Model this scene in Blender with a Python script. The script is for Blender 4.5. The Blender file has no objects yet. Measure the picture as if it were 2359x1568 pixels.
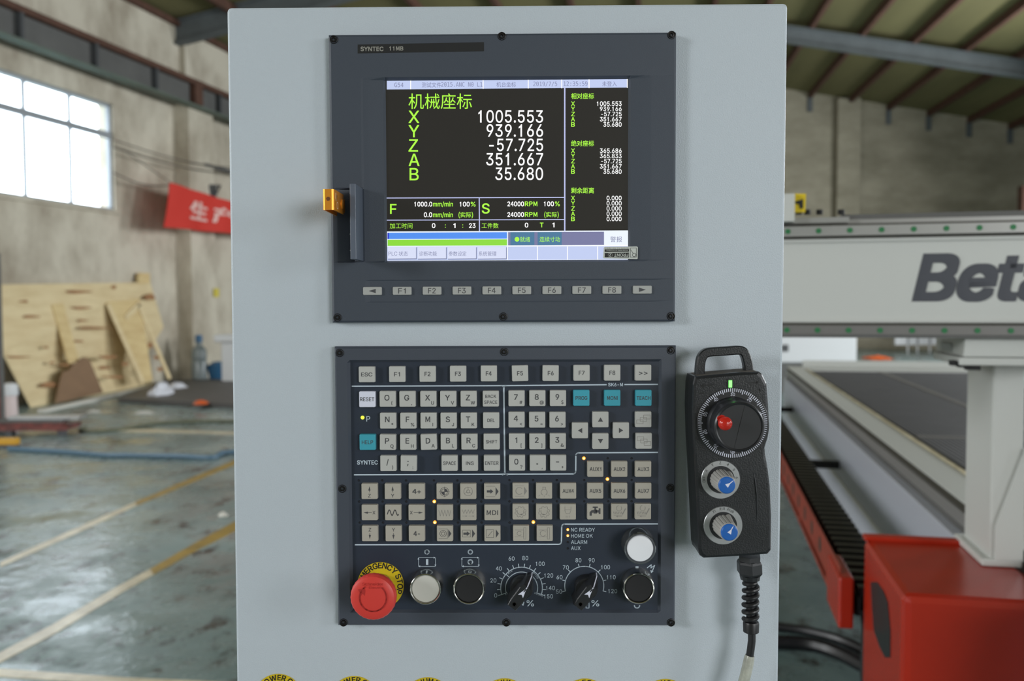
import bpy, math, os, random
from math import sin, cos, pi, radians, atan2, hypot
from mathutils import Vector
random.seed(7)
S = bpy.context.scene
COL = S.collection

# ------------------------------------------------------------------ camera
W, H, F = 2359.0, 1568.0, 2000.0
DIST, EYE = 0.757, 1.45
CAM = Vector((0.0, -DIST, EYE))
yaw, pitch, roll = radians(.726), radians(2.583), radians(-.2175)
_fw = Vector((-sin(yaw)*cos(pitch), cos(yaw)*cos(pitch), -sin(pitch)))
_rt = Vector((cos(yaw), sin(yaw), 0))
_up = _rt.cross(_fw)
RT = _rt*cos(roll) + _up*sin(roll)
UP = -_rt*sin(roll) + _up*cos(roll)
FW = _fw
cam = bpy.data.cameras.new('camera')
cam.sensor_width = 36.0
cam.lens = 36.0*F/W
cam.clip_start = .02
cam.clip_end = 300
cam.dof.use_dof = True
cam.dof.focus_distance = .762
cam.dof.aperture_fstop = 6.4
camo = bpy.data.objects.new('camera', cam)
COL.objects.link(camo)
from mathutils import Matrix
camo.matrix_world = Matrix(((RT.x, UP.x, -FW.x, CAM.x), (RT.y, UP.y, -FW.y, CAM.y), (RT.z, UP.z, -FW.z, CAM.z), (0, 0, 0, 1)))
S.camera = camo

# ------------------------------------------------------------------ light, exposure
S.view_settings.view_transform = 'Standard'
S.view_settings.look = 'None'
S.view_settings.gamma = 1
S.view_settings.use_curve_mapping = False
S.view_settings.exposure = 0.0
S.cycles.use_denoising = True
S.cycles.max_bounces = 7
S.cycles.diffuse_bounces = 4
wd = bpy.data.worlds.new('overcast_sky')
S.world = wd
wd.use_nodes = True
bg = wd.node_tree.nodes['Background']
bg.inputs[0].default_value = (.80, .90, 1.0, 1)
bg.inputs[1].default_value = 7.5


LR, LL, LF = 700, 420, 250


def area(name, loc, target, sx, sy, power, col):
    l = bpy.data.lights.new(name, 'AREA')
    l.shape = 'RECTANGLE'
    l.size, l.size_y, l.energy, l.color = sx, sy, power, col
    o = bpy.data.objects.new(name, l)
    o.location = loc
    d = Vector(target)-Vector(loc)
    o.rotation_euler = d.to_track_quat('-Z', 'Z').to_euler()
    COL.objects.link(o)
    return o


# area lights added for assumed daylight, no openings built at them (right wall, left wall, front wall behind the camera)
for i_, (y_, p_) in enumerate(((-5.5, LR*.45), (1.5, LR*.5), (8.5, LR*1.3), (15.5, LR*1.4))):
    area('added_fill_right', (12.0, y_, 3.4), (0, y_+1, -.8), 3.6, 2.0, p_, (.93, .97, 1.0))  # added area lights standing free in the hall; the right wall has no windows
for y_ in (-5, 1.0):
    area('added_fill_left', (-8.9, y_, 3.8), (-3, y_+3, .0), 2.4, 1.8, LL, (.95, .98, 1.0))  # added area lights; the left wall has no window at these spots
area('assumed_key_front', (5.6, -8.2, 2.6), (.0, 0, 1.4), 3.2, 3.0, LF*1.5, (.96, .98, 1.0))  # assumed key light, placed to suit the shadow direction; no doorway is built
area('added_fill_front', (-3.5, -9.0, 3.4), (-2.0, 4, 0), 4.0, 2.0, LF*.6, (.96, .98, 1.0))  # added area light behind the camera; the front wall has no window


# ------------------------------------------------------------------ pixel helpers


def ray(px, py):
    return (RT*((px-W/2)/F) + UP*(-(py-H/2)/F) + FW)


def P(px, py, y=0.0):
    d = ray(px, py)
    t = (y-CAM.y)/d.y
    return CAM + d*t


def PH(px, py, h=0.0):            # point at height h
    d = ray(px, py)
    return CAM + d*((h-CAM.z)/d.z)


def PN(px, py, p0, n):            # on a plane
    d = ray(px, py)
    return CAM + d*((Vector(p0)-CAM).dot(n)/d.dot(n))


def PR(px, py, dist):             # at a distance from the lens along the view axis
    return CAM + ray(px, py)*dist


def flat(v):
    v = Vector((v.x, v.y, 0))
    return v.normalized()


MM = .001

# ------------------------------------------------------------------ materials


def srgb(r, g, b):
    f = lambda c: ((c/255.0)/12.92 if c <= 10 else ((c/255.0+.055)/1.055)**2.4)
    return (f(r), f(g), f(b), 1)


def mat(name, col, rough=.5, metal=0.0, noise=0.0, nscale=8.0, bump=0.0, bscale=60.0, col2=None, emit=None, estr=1.0, spec=.5, coat=0.0, stretch=None, spread=(.35, .65)):
    m = bpy.data.materials.new(name)
    m.use_nodes = True
    nt = m.node_tree
    b = nt.nodes['Principled BSDF']
    b.inputs['Base Color'].default_value = col
    b.inputs['Roughness'].default_value = rough
    b.inputs['Metallic'].default_value = metal
    b.inputs['Specular IOR Level'].default_value = spec
    if coat:
        b.inputs['Coat Weight'].default_value = coat
        b.inputs['Coat Roughness'].default_value = .15
    if emit:
        b.inputs['Emission Color'].default_value = emit
        b.inputs['Emission Strength'].default_value = estr
    tc = None
    if noise or bump:
        tc = nt.nodes.new('ShaderNodeTexCoord')
        src = tc.outputs['Object']
        if stretch:
            mp = nt.nodes.new('ShaderNodeMapping')
            mp.inputs['Scale'].default_value = stretch
            nt.links.new(src, mp.inputs[0])
            src = mp.outputs[0]
    if noise:
        n = nt.nodes.new('ShaderNodeTexNoise')
        n.inputs['Scale'].default_value = nscale
        n.inputs['Detail'].default_value = 6
        n.inputs['Roughness'].default_value = .65
        nt.links.new(src, n.inputs[0])
        r = nt.nodes.new('ShaderNodeValToRGB')
        r.color_ramp.elements[0].position, r.color_ramp.elements[1].position = spread
        c2 = col2 or tuple(c*(1-noise) for c in col[:3])+(1,)
        r.color_ramp.elements[0].color = c2
        r.color_ramp.elements[1].color = col
        nt.links.new(n.outputs[0], r.inputs[0])
        nt.links.new(r.outputs[0], b.inputs['Base Color'])
    if bump:
        n2 = nt.nodes.new('ShaderNodeTexNoise')
        n2.inputs['Scale'].default_value = bscale
        n2.inputs['Detail'].default_value = 3
        nt.links.new(src, n2.inputs[0])
        bp = nt.nodes.new('ShaderNodeBump')
        bp.inputs['Strength'].default_value = bump
        bp.inputs['Distance'].default_value = .002
        nt.links.new(n2.outputs[0], bp.inputs['Height'])
        nt.links.new(bp.outputs[0], b.inputs['Normal'])
    return m


M = {}
M['cab'] = mat('light_grey_powder_coat', srgb(192, 201, 209), .45, bump=.25, bscale=900, noise=.03, nscale=3)
M['bezel'] = mat('slate_plastic', srgb(62, 69, 80), .5, bump=.15, bscale=2500)
M['kbframe'] = mat('slate_plastic_frame', srgb(66, 72, 83), .45, bump=.15, bscale=2500)
M['membrane'] = mat('navy_membrane', srgb(42, 50, 64), .38, bump=.08, bscale=2500)
M['key'] = mat('light_grey_keycap', srgb(186, 186, 182), .5)
M['key2'] = mat('beige_keycap', srgb(176, 171, 160), .5)
M['fkey'] = mat('grey_soft_key', srgb(170, 171, 168), .5)
M['keyw'] = mat('white_keycap', srgb(222, 224, 240), .45)
M['keyt'] = mat('teal_keycap', srgb(60, 160, 180), .5)
M['legend'] = mat('dark_grey_print', srgb(72, 72, 75), .6)
M['legendthin'] = mat('faint_grey_print', srgb(138, 135, 130), .6)
M['print'] = mat('pale_blue_print', srgb(190, 204, 216), .5)
M['black'] = mat('black_plastic', srgb(34, 35, 38), .35)
M['blackm'] = mat('matt_black', srgb(22, 22, 24), .7)
M['pend'] = mat('black_pendant_plastic', srgb(30, 32, 35), .33, bump=.12, bscale=900, noise=.15, nscale=30)
M['dusty'] = mat('dusty_black_plastic', srgb(98, 93, 86), .9, noise=.3, nscale=60)
M['screw'] = mat('black_screw_steel', srgb(40, 38, 37), .35, .6)
M['chrome'] = mat('chrome', srgb(205, 203, 196), .2, 1)
M['chromed'] = mat('worn_chrome', srgb(165, 160, 150), .25, 1)
M['alum'] = mat('brushed_aluminium', srgb(176, 178, 180), .35, .8)
M['white'] = mat('white_button_plastic', srgb(214, 213, 205), .4)
M['lens'] = mat('white_lens', srgb(220, 222, 226), .25, emit=(.9, .93, 1, 1), estr=.12)
M['redb'] = mat('red_button_plastic', srgb(214, 62, 54), .42)
M['redk'] = mat('glossy_red_knob', srgb(190, 38, 26), .22)
M['yel'] = mat('yellow_plate', srgb(214, 186, 20), .5)
M['blk'] = mat('black_print', srgb(28, 28, 26), .6)
M['orange'] = mat('orange_anodised_metal', srgb(246, 160, 50), .35, .55)
M['blue'] = mat('blue_cap_plastic', srgb(38, 98, 178), .25)
M['knobg'] = mat('grey_knob_plastic', srgb(160, 158, 154), .5)
M['cable'] = mat('black_cable_rubber', srgb(26, 26, 29), .4)
M['wrap'] = mat('yellowed_plastic_wrap', srgb(186, 188, 176), .25, noise=.25, nscale=120)
M['glassblack'] = mat('dark_screen_glass', srgb(34, 33, 32), .3, emit=srgb(34, 33, 30), estr=1.0, spec=.2)


def emis(name, c, k=1.0):
    return mat(name, (0.02, 0.02, 0.02, 1), .5, emit=c, estr=k)


M['e_green'] = emis('lit_green_text', srgb(172, 250, 60), 1.05)
M['e_white'] = emis('lit_white_text', (1, 1, 1, 1), 1.1)
M['e_lav'] = emis('lit_lavender_bar', srgb(192, 204, 240))
M['e_lav2'] = emis('lit_pale_button', srgb(216, 222, 246))
M['e_line'] = emis('lit_line', srgb(190, 196, 240))
M['e_blue'] = emis('lit_blue_bar', srgb(78, 142, 240))
M['e_dblue'] = emis('lit_dark_blue', srgb(30, 40, 200))
M['e_gbar'] = emis('lit_green_bar', srgb(138, 218, 52))
M['e_slate'] = emis('lit_slate_bar', srgb(116, 118, 158))
M['e_teal'] = emis('lit_teal_box', srgb(66, 116, 152))
M['e_wh2'] = emis('lit_white_box', srgb(236, 244, 255))
M['e_txt'] = emis('lit_grey_text', srgb(120, 124, 160))
M['e_shadow'] = emis('lit_button_edge', srgb(120, 126, 160))
M['led_o'] = emis('orange_led', (1.0, .30, .02, 1), 2.2)
M['led_o2'] = emis('orange_led_core', (1.0, .75, .25, 1), 2.6)
M['led_y'] = emis('yellow_green_led', (.85, 1.0, .05, 1), 1.6)
M['led_g'] = emis('green_led', (.15, 1.0, .12, 1), 3.0)
M['led_off'] = mat('dark_led_lens', srgb(30, 30, 36), .3)

# ------------------------------------------------------------------ mesh builder
ORG = {}


class MB:
    def __init__(s):
        s.v, s.f, s.sm = [], [], []

    def add(s, vs, fs, smooth=False):
        n = len(s.v)
        s.v += [Vector(v) for v in vs]
        s.f += [tuple(i+n for i in f) for f in fs]
        s.sm += [smooth]*len(fs)
        return s

    def box(s, a, b):
        x0, y0, z0 = a
        x1, y1, z1 = b
        vs = [(x, y, z) for z in (z0, z1) for y in (y0, y1) for x in (x0, x1)]
        return s.add(vs, [(0, 2, 3, 1), (4, 5, 7, 6), (0, 1, 5, 4), (2, 6, 7, 3), (0, 4, 6, 2), (1, 3, 7, 5)])

    def frame_box(s, o, ax, ay, az, r):   # box in an oblique frame, r = (x0,x1,y0,y1,z0,z1)
        vs = [o+ax*x+ay*y+az*z for z in r[4:6] for y in r[2:4] for x in r[0:2]]
        return s.add(vs, [(0, 2, 3, 1), (4, 5, 7, 6), (0, 1, 5, 4), (2, 6, 7, 3), (0, 4, 6, 2), (1, 3, 7, 5)])

    def prism(s, pts, off, smooth=False):
        off = Vector(off)
        n = len(pts)
        vs = [Vector(p) for p in pts] + [Vector(p)+off for p in pts]
        fs = [tuple(range(n)), tuple(range(2*n-1, n-1, -1))]
        s.add(vs, fs)
        k = len(s.v)-2*n
        for i in range(n):
            j = (i+1) % n
            s.f.append((k+i, k+n+i, k+n+j, k+j))
            s.sm.append(smooth)
        return s

    def loft(s, loops, cap0=True, cap1=True, smooth=False):
        n = len(loops[0])
        base = len(s.v)
        for l in loops:
            s.v += [Vector(p) for p in l]
        for a in range(len(loops)-1):
            for i in range(n):
                j = (i+1) % n
                s.f.append((base+a*n+i, base+a*n+j, base+(a+1)*n+j, base+(a+1)*n+i))
                s.sm.append(smooth)
        if cap0:
            s.f.append(tuple(base+i for i in range(n-1, -1, -1)))
            s.sm.append(False)
        if cap1:
            m = base+(len(loops)-1)*n
            s.f.append(tuple(m+i for i in range(n)))
            s.sm.append(False)
        return s

    def lathe(s, c, prof, seg=40, n=Vector((0, -1, 0)), u=Vector((1, 0, 0)), smooth=True, cap0=False, cap1=True):
        w = n.cross(u)
        c = Vector(c)
        loops = []
        for r, d in prof:
            r = max(r, 1e-6)
            loops.append([c+n*d+u*(r*cos(2*pi*i/seg))+w*(r*sin(2*pi*i/seg)) for i in range(seg)])
        return s.loft(loops, cap0, cap1, smooth)

    def tube(s, path, rad, seg=12, cap=True):
        path = [Vector(p) for p in path]
        loops = []
        ref = None
        for i, p in enumerate(path):
            a = path[max(0, i-1)]
            b = path[min(len(path)-1, i+1)]
            t = (b-a).normalized()
            if ref is None:
                ref = t.orthogonal().normalized()
            ref = (ref-t*ref.dot(t)).normalized()
            w = t.cross(ref)
            r = rad[i] if isinstance(rad, (list, tuple)) else rad
            loops.append([p+ref*(r*cos(2*pi*k/seg))+w*(r*sin(2*pi*k/seg)) for k in range(seg)])
        return s.loft(loops, cap, cap, True)

    def sphere(s, c, r, seg=24, rings=12, sc=(1, 1, 1)):
        c = Vector(c)
        loops = []
        for i in range(1, rings):
            a = pi*i/rings
            loops.append([c+Vector((r*sin(a)*cos(2*pi*k/seg)*sc[0], r*sin(a)*sin(2*pi*k/seg)*sc[1], r*cos(a)*sc[2])) for k in range(seg)])
        return s.loft(loops, True, True, True)

    def mesh(s, name, shift):
        me = bpy.data.meshes.new(name)
        me.from_pydata([v-shift for v in s.v], [], s.f)
        me.polygons.foreach_set('use_smooth', s.sm)
        me.update()
        if any(s.sm):
            me.set_sharp_from_angle(angle=radians(24))
        return me

    def centre(s):
        lo = [min(v[i] for v in s.v) for i in range(3)]
        hi = [max(v[i] for v in s.v) for i in range(3)]
        return Vector([(lo[i]+hi[i])/2 for i in range(3)])

    def build(s, name, m, parent=None, normals=False, bevel=0.0, label=None, kind=None):
        c = s.centre()
        me = s.mesh(name, c)
        me.materials.append(m if not isinstance(m, str) else M[m])
        if normals:
            import bmesh
            bm = bmesh.new()
            bm.from_mesh(me)
            bmesh.ops.recalc_face_normals(bm, faces=bm.faces)
            bm.to_mesh(me)
            bm.free()
        o = bpy.data.objects.new(name, me)
        COL.objects.link(o)
        place(o, c, parent)
        if bevel:
            b = o.modifiers.new('bevel', 'BEVEL')
            b.width = bevel
            b.segments = 2
            b.limit_method = 'ANGLE'
            b.harden_normals = False
        if label:
            o['label'] = label
        if kind:
            o['kind'] = kind
        return o


def place(o, c, parent):
    ORG[o.name] = Vector(c)
    if parent is not None:
        o.parent = parent
        o.location = Vector(c)-ORG[parent.name]
    else:
        o.location = c


def copyobj(src, c, parent):
    o = src.copy()
    COL.objects.link(o)
    for k in ('label', 'category', 'group'):
        if k in o.keys():
            del o[k]
    place(o, c, parent)
    return o


def thing(name, label, cat, loc, group=None):
    o = bpy.data.objects.new(name, None)
    o.empty_display_size = .05
    COL.objects.link(o)
    place(o, Vector(loc), None)
    return tag(o, label, cat, group)


def tag(o, label, cat, group=None):
    o['label'] = label
    o['category'] = cat
    if group:
        o['group'] = group
    return o


def struct(o, label=None):
    o['kind'] = 'structure'
    if label:
        o['label'] = label
    return o


# flat drawing on planes y = const, in pixel units -----------------------------


class Ink(MB):
    def __init__(s, d):
        super().__init__()
        s.d = d
        s.marks = []

    def pieces(s, name, m, parent, label=None):
        """every text / cut() becomes an object of its own"""
        out = []
        mk = [(0, 0)]+s.marks
        if mk[-1] != (len(s.v), len(s.f)):
            mk.append((len(s.v), len(s.f)))
        for (v0, f0), (v1, f1) in zip(mk, mk[1:]):
            if f1 <= f0:
                continue
            q = MB()
            q.add(s.v[v0:v1], [tuple(i-v0 for i in f) for f in s.f[f0:f1]])
            out.append(q.build(name, m, parent))
        return out

    def cut(s):
        s.marks.append((len(s.v), len(s.f)))
        return s

    def poly(s, pts):
        vs = [P(x, y, -s.d) for x, y in pts]
        # keep facing the viewer
        a = sum((pts[i][0]*pts[(i+1) % len(pts)][1]-pts[(i+1) % len(pts)][0]*pts[i][1]) for i in range(len(pts)))
        idx = tuple(range(len(pts)))
        s.add(vs, [idx if a < 0 else idx[::-1]])
        return s

    def rect(s, x0, y0, x1, y1, tilt=0.0):
        return s.poly([(x0, y0), (x1, y0-tilt*(x1-x0)), (x1, y1-tilt*(x1-x0)), (x0, y1)])

    def line(s, pts, w=3.0, closed=False):
        n = len(pts)
        for i in range(n if closed else n-1):
            (xa, ya), (xb, yb) = pts[i], pts[(i+1) % n]
            L = hypot(xb-xa, yb-ya) or 1
            dx, dy = (xb-xa)/L, (yb-ya)/L
            h = w/2
            e = w*.22
            xa2, ya2, xb2, yb2 = xa-dx*e, ya-dy*e, xb+dx*e, yb+dy*e
            s.poly([(xa2-dy*h, ya2+dx*h), (xb2-dy*h, yb2+dx*h), (xb2+dy*h, yb2-dx*h), (xa2+dy*h, ya2-dx*h)])
        return s

    def ring(s, cx, cy, r, w=2.0, a0=0, a1=360, n=40):
        pts = [(cx+r*cos(radians(a0+(a1-a0)*i/n)), cy-r*sin(radians(a0+(a1-a0)*i/n))) for i in range(n+1)]
        return s.line(pts, w)

    def disc(s, cx, cy, r, n=24):
        return s.poly([(cx+r*cos(2*pi*i/n), cy+r*sin(2*pi*i/n)) for i in range(n)])

    def text(s, t, cx, cy, h, w=None, anchor='c', rot=0.0, font='sans', bold=0.0, shear=0.0, sx=1.0):
        vs, fs, bb = glyphs(t, font, bold)
        if not vs:
            return s
        cjk = any(ord(c) > 0x2e80 for c in t)
        if cjk:
            sc = h/(bb[3]-bb[2])
            mid = (bb[3]+bb[2])/2
        else:
            cap = CAP(font)
            sc = h/cap
            mid = cap/2
        kx = sc*sx
        if w:
            kx = w/(bb[1]-bb[0])
        x0 = {'c': (bb[0]+bb[1])/2, 'l': bb[0], 'r': bb[1]}[anchor]
        cr, sr = cos(radians(rot)), sin(radians(rot))
        out = []
        for (x, y), li in zip(vs, _LAY[(t, font, bold)]):
            X = (x-x0)*kx + (y-mid)*sc*shear
            Y = (y-mid)*sc
            X, Y = X*cr-Y*sr, X*sr+Y*cr
            out.append(P(cx+X, cy-Y, -s.d-li*.000006))
        s.add(out, fs)
        if not rot:
            s.cut()
        return s

    def arctext(s, t, cx, cy, r, h, mid=90.0, font='sans', bold=0.02, track=1.0, step=None):
        cap = CAP(font)
        adv = []
        for c in t:
            if c == ' ':
                adv.append(.28*h/cap)
                continue
            _, _, bb = glyphs(c, font, bold)
            adv.append((bb[1]-bb[0]+.09)*h/cap*track)
        tot = sum(adv)
        a = radians(mid)+tot/2/r
        for c, w_ in zip(t, adv):
            aa = a-w_/2/r
            if c != ' ':
                s.text(c, cx+r*cos(aa), cy-r*sin(aa), h, rot=math.degrees(aa)-90, font=font, bold=bold)
            a -= w_/r
        return s


FONTS = {'builtin': None}
for key, fn in (('sans', 'Inter.woff2'), ('mono', 'DejaVuSansMono.woff2'), ('cjk', 'Noto Sans CJK Regular.woff2')):
    try:
        FONTS[key] = bpy.data.fonts.load(os.path.join(bpy.utils.system_resource('DATAFILES'), 'fonts', fn))
    except Exception:
        FONTS[key] = None
_G = {}
_RAW = {}
_LAY = {}


def raw(t, font):
    k = (t, font)
    if k in _RAW:
        return _RAW[k]
    c = bpy.data.curves.new('lettering', 'FONT')
    c.body = t
    c.resolution_u = 4
    if FONTS.get(font):
        c.font = FONTS[font]
    o = bpy.data.objects.new('lettering', c)
    m = o.to_mesh()
    vs = [(v.co.x, v.co.y) for v in m.vertices]
    fs = [tuple(p.vertices) for p in m.polygons]
    o.to_mesh_clear()
    bpy.data.objects.remove(o)
    bpy.data.curves.remove(c)
    _RAW[k] = (vs, fs)
    return _RAW[k]


def _xmax(t, font):
    return max(v[0] for v in raw(t, font)[0])


def _capr(font):
    return max(v[1] for v in raw('H', font)[0])


FLAWED = set('DKPRZ4$&MQI')          # outlines the sans face fills badly; taken from the other face


def charm(ch, font):
    """verts, faces, advance of one character in units of cap height"""
    f = font
    if font == 'sans' and ch == '1':
        one = [(.335, 0), (.335, 1), (.25, 1), (.20, .92), (.12, .85), (.03, .80), (.03, .68), (.12, .72), (.20, .78), (.20, 0)]
        return [(x+.17, y) for x, y in one], [(9, 8, 1, 0), (8, 3, 2, 1), (8, 7, 4, 3), (7, 6, 5, 4)][:0]+[(0, 1, 2, 3, 8, 9), (8, 3, 4, 7), (7, 4, 5, 6)], charm('0', font)[2]
    if font == 'sans' and ch in FLAWED:
        f = 'cjk'
    if ord(ch) > 0x2e80:
        f = 'cjk' if FONTS['cjk'] else 'builtin'
    s_ = 1/_capr(f)
    vs, fs = raw(ch, f)
    adv = (_xmax('H'+ch+'H', f)-_xmax('HH', f))*s_
    st = 1.0
    if f != font and ord(ch) < 0x2e80:
        st = {'M': 1.0, 'I': 1.0}.get(ch, 1.1)
    return [(x*s_*st, y*s_) for x, y in vs], fs, adv*st


def CAP(font):
    return 1.0


def glyphs(t, font, bold):
    k = (t, font, bold)
    if k in _G:
        return _G[k]
    V, Fs, LAY = [], [], []
    pen = 0.0
    b = bold*1.5
    for ch in t:
        vs, fs, adv = charm(ch, font)
        for li, (dx, dy) in enumerate(((0, 0),) if not b else ((-b, -b), (b, -b), (b, b), (-b, b)) if bold < .03 else [(p*b, q*b) for p in (-1, 0, 1) for q in (-1, 0, 1)]):
            n = len(V)
            V += [(x+pen+dx, y+dy) for x, y in vs]
            LAY += [li]*len(vs)
            Fs += [tuple(i+n for i in f) for f in fs]
        pen += adv
    if V:
        bb = (min(v[0] for v in V), max(v[0] for v in V), min(v[1] for v in V), max(v[1] for v in V))
    else:
        bb = (0, 1, 0, 1)
    _G[k] = (V, Fs, bb)
    _LAY[k] = LAY
    return _G[k]


def rrect(cx, cz, w, h, r, n=4):
    pts = []
    for qx, qz, a0 in ((1, 1, 0), (-1, 1, 90), (-1, -1, 180), (1, -1, 270)):
        for i in range(n+1):
            a = radians(a0+90*i/n)
            pts.append((cx+qx*(w/2-r)+r*cos(a), cz+qz*(h/2-r)+r*sin(a)))
    return pts


def lo(pts, d):
    return [(x, -d, z) for x, z in pts]


def relief(xs, zs, dep, hole=None, back=0.0):
    """front face as a height field over grid lines xs, zs; closed to the back plane"""
    mb = MB()
    nx, nz = len(xs), len(zs)
    vs = [(xs[i], -dep(i, j), zs[j]) for j in range(nz) for i in range(nx)]
    fs = []
    for j in range(nz-1):
        for i in range(nx-1):
            if hole and hole(i, j):
                continue
            fs.append((j*nx+i, j*nx+i+1, (j+1)*nx+i+1, (j+1)*nx+i))
    per = [(i, 0) for i in range(nx-1)]+[(nx-1, j) for j in range(nz-1)]+[(i, nz-1) for i in range(nx-1, 0, -1)]+[(0, j) for j in range(nz-1, 0, -1)]
    mb.add(vs, fs)
    k = len(mb.v)
    n = len(per)
    fr = [(xs[i], -dep(i, j), zs[j]) for i, j in per]
    bk = [(xs[i], -back, zs[j]) for i, j in per]
    mb.add(fr+bk, [(a, n+a, n+(a+1) % n, (a+1) % n) for a in range(n)])
    return mb

# ================================================================== BUILDING
FLOORZ = 0.0
AX = flat(ray(1650, 694))            # long axis of the left wall
NX = Vector((AX.y, -AX.x, 0))        # pointing right, into the hall
Z = Vector((0, 0, 1))
q0 = PH(430, 872, 0)                 # foot of the left wall
def WL(px, py, off=0.0):             # point on the left wall (off into the hall)
    return PN(px, py, q0+NX*off, NX)


def uvh(p, o, a):                    # along axis, height
    return ((p-o).dot(a), p.z)


M['wall'] = mat('stained_whitewash', srgb(204, 197, 180), .9, noise=.25, nscale=1.3, col2=srgb(160, 150, 133), bump=.6, bscale=14, spread=(.33, .60), stretch=(1, 1, .6))
M['wallb'] = mat('dull_whitewash', srgb(172, 165, 146), .9, noise=.2, nscale=.7, col2=srgb(140, 134, 116), stretch=(1, 1, 2.2), bump=.5, bscale=10)
M['floor'] = None


def floor_material():
    m = bpy.data.materials.new('worn_green_floor_paint')
    m.use_nodes = True
    nt = m.node_tree
    b = nt.nodes['Principled BSDF']
    tc = nt.nodes.new('ShaderNodeTexCoord')

    def noise(sc, det, rough=.6, st=None):
        n = nt.nodes.new('ShaderNodeTexNoise')
        n.inputs['Scale'].default_value = sc
        n.inputs['Detail'].default_value = det
        n.inputs['Roughness'].default_value = rough
        if st:
            mp = nt.nodes.new('ShaderNodeMapping')
            mp.inputs['Scale'].default_value = st
            nt.links.new(tc.outputs['Object'], mp.inputs[0])
            nt.links.new(mp.outputs[0], n.inputs[0])
        else:
            nt.links.new(tc.outputs['Object'], n.inputs[0])
        return n

    def ramp(src, p0, p1, c0, c1):
        r = nt.nodes.new('ShaderNodeValToRGB')
        r.color_ramp.elements[0].position, r.color_ramp.elements[1].position = p0, p1
        r.color_ramp.elements[0].color, r.color_ramp.elements[1].color = c0, c1
        nt.links.new(src, r.inputs[0])
        return r
    base = ramp(noise(.8, 5).outputs[0], .35, .7, srgb(104, 124, 122), srgb(146, 164, 163))
    dirt = ramp(noise(6.5, 8, .72, (1, .6, 1)).outputs[0], .53, .64, (0, 0, 0, 1), (1, 1, 1, 1))
    mx = nt.nodes.new('ShaderNodeMixRGB')
    nt.links.new(dirt.outputs[0], mx.inputs[0])
    nt.links.new(base.outputs[0], mx.inputs[1])
    mx.inputs[2].default_value = srgb(66, 68, 64)
    nt.links.new(mx.outputs[0], b.inputs['Base Color'])
    rr = ramp(noise(2.2, 6, .7).outputs[0], .38, .66, (.1, .1, .1, 1), (.5, .5, .5, 1))
    nt.links.new(rr.outputs[0], b.inputs['Roughness'])
    bp = nt.nodes.new('ShaderNodeBump')
    bp.inputs['Strength'].default_value = .5
    bp.inputs['Distance'].default_value = .012
    nt.links.new(noise(7, 5).outputs[0], bp.inputs['Height'])
    nt.links.new(bp.outputs[0], b.inputs['Normal'])
    return m


M['floor'] = floor_material()
fl = MB().box((-18, -14, -.2), (26, 40, 0)).build('floor', 'floor')
struct(fl)

# left wall with window hole: work in (s, h) wall coordinates
s_near, s_far = -29.0, 16.0
wx0 = uvh(WL(-330, 300), q0, AX)[0]
c_tl, c_tr = WL(0, 160), WL(256, 236)
c_bl, c_br = WL(0, 449), WL(270, 484)
s1 = (uvh(c_tr, q0, AX)[0]+uvh(c_br, q0, AX)[0])/2
hT = (c_tl.z+c_tr.z)/2
hB = (c_bl.z+c_br.z)/2
# pane pitch from the mullions
sm1 = uvh(WL(170, 300), q0, AX)[0]
sm2 = uvh(WL(86, 300), q0, AX)[0]
pitchw = s1-sm1
s0 = s1-4*pitchw
eave = WL(415, 57).z
THK = .3


def wp(s_, h, d=0.0):
    return q0+AX*s_+NX*d+Z*h


def wall_piece(mb, a, b, h0, h1, d0=-THK, d1=0.0):
    return mb.frame_box(q0, AX, NX, Z, (a, b, d0, d1, h0, h1))


wl = MB()
wall_piece(wl, s_near, s0, 0, eave)
wall_piece(wl, s1, s_far, 0, eave)
wall_piece(wl, s0, s1, 0, hB)
wall_piece(wl, s0, s1, hT, eave)
wlo = struct(wl.build('wall_left', 'wall'))
# pilasters carrying the crane beam
for sx in (uvh(WL(412, 600), q0, AX)[0]+.35, uvh(WL(412, 600), q0, AX)[0]-5.6, uvh(WL(412, 600), q0, AX)[0]+6.3):
    hp = WL(415, 245).z
    wall_piece(MB(), sx-.4, sx+.4, 0, hp, -.01, .3).build('pilaster', 'wall', wlo)
    wall_piece(MB(), sx-.2, sx+.2, hp, eave, -.01, .12).build('pilaster_head', 'wall', wlo)

M['frame'] = mat('grey_window_frame', srgb(150, 155, 160), .5)
M['glass'] = bpy.data.materials.new('window_glass')
M['glass'].use_nodes = True
_nt = M['glass'].node_tree
_nt.nodes.remove(_nt.nodes['Principled BSDF'])
_t = _nt.nodes.new('ShaderNodeBsdfTransparent')
_g = _nt.nodes.new('ShaderNodeBsdfGlossy')
_g.inputs['Roughness'].default_value = .05
_mx = _nt.nodes.new('ShaderNodeMixShader')
_mx.inputs[0].default_value = .06
_nt.links.new(_t.outputs[0], _mx.inputs[1])
_nt.links.new(_g.outputs[0], _mx.inputs[2])
_nt.links.new(_mx.outputs[0], _nt.nodes['Material Output'].inputs[0])
win = MB()
ft = .045
for a, b, h0, h1 in ((s0, s1, hT-ft, hT), (s0, s1, hB, hB+ft), (s0, s0+ft, hB, hT), (s1-ft, s1, hB, hT)):
    wall_piece(win, a, b, h0, h1, -.12, -.05)
wino = struct(win.build('window_1', 'frame'))
hm = uvh(WL(170, 300-13), q0, AX)[1]
wall_piece(MB(), s0, s1, hm-.05, hm+.05, -.11, -.04).build('transom', 'frame', wino)
wall_piece(MB(), s0-.05, s1+.05, hB-.06, hB, -.05, .06).build('window_sill', 'wall', wino)
for k in range(1, 4):
    sk = s1-k*pitchw
    wall_piece(MB(), sk-.022, sk+.022, hB, hT, -.105, -.055).build('mullion', 'frame', wino)
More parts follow.
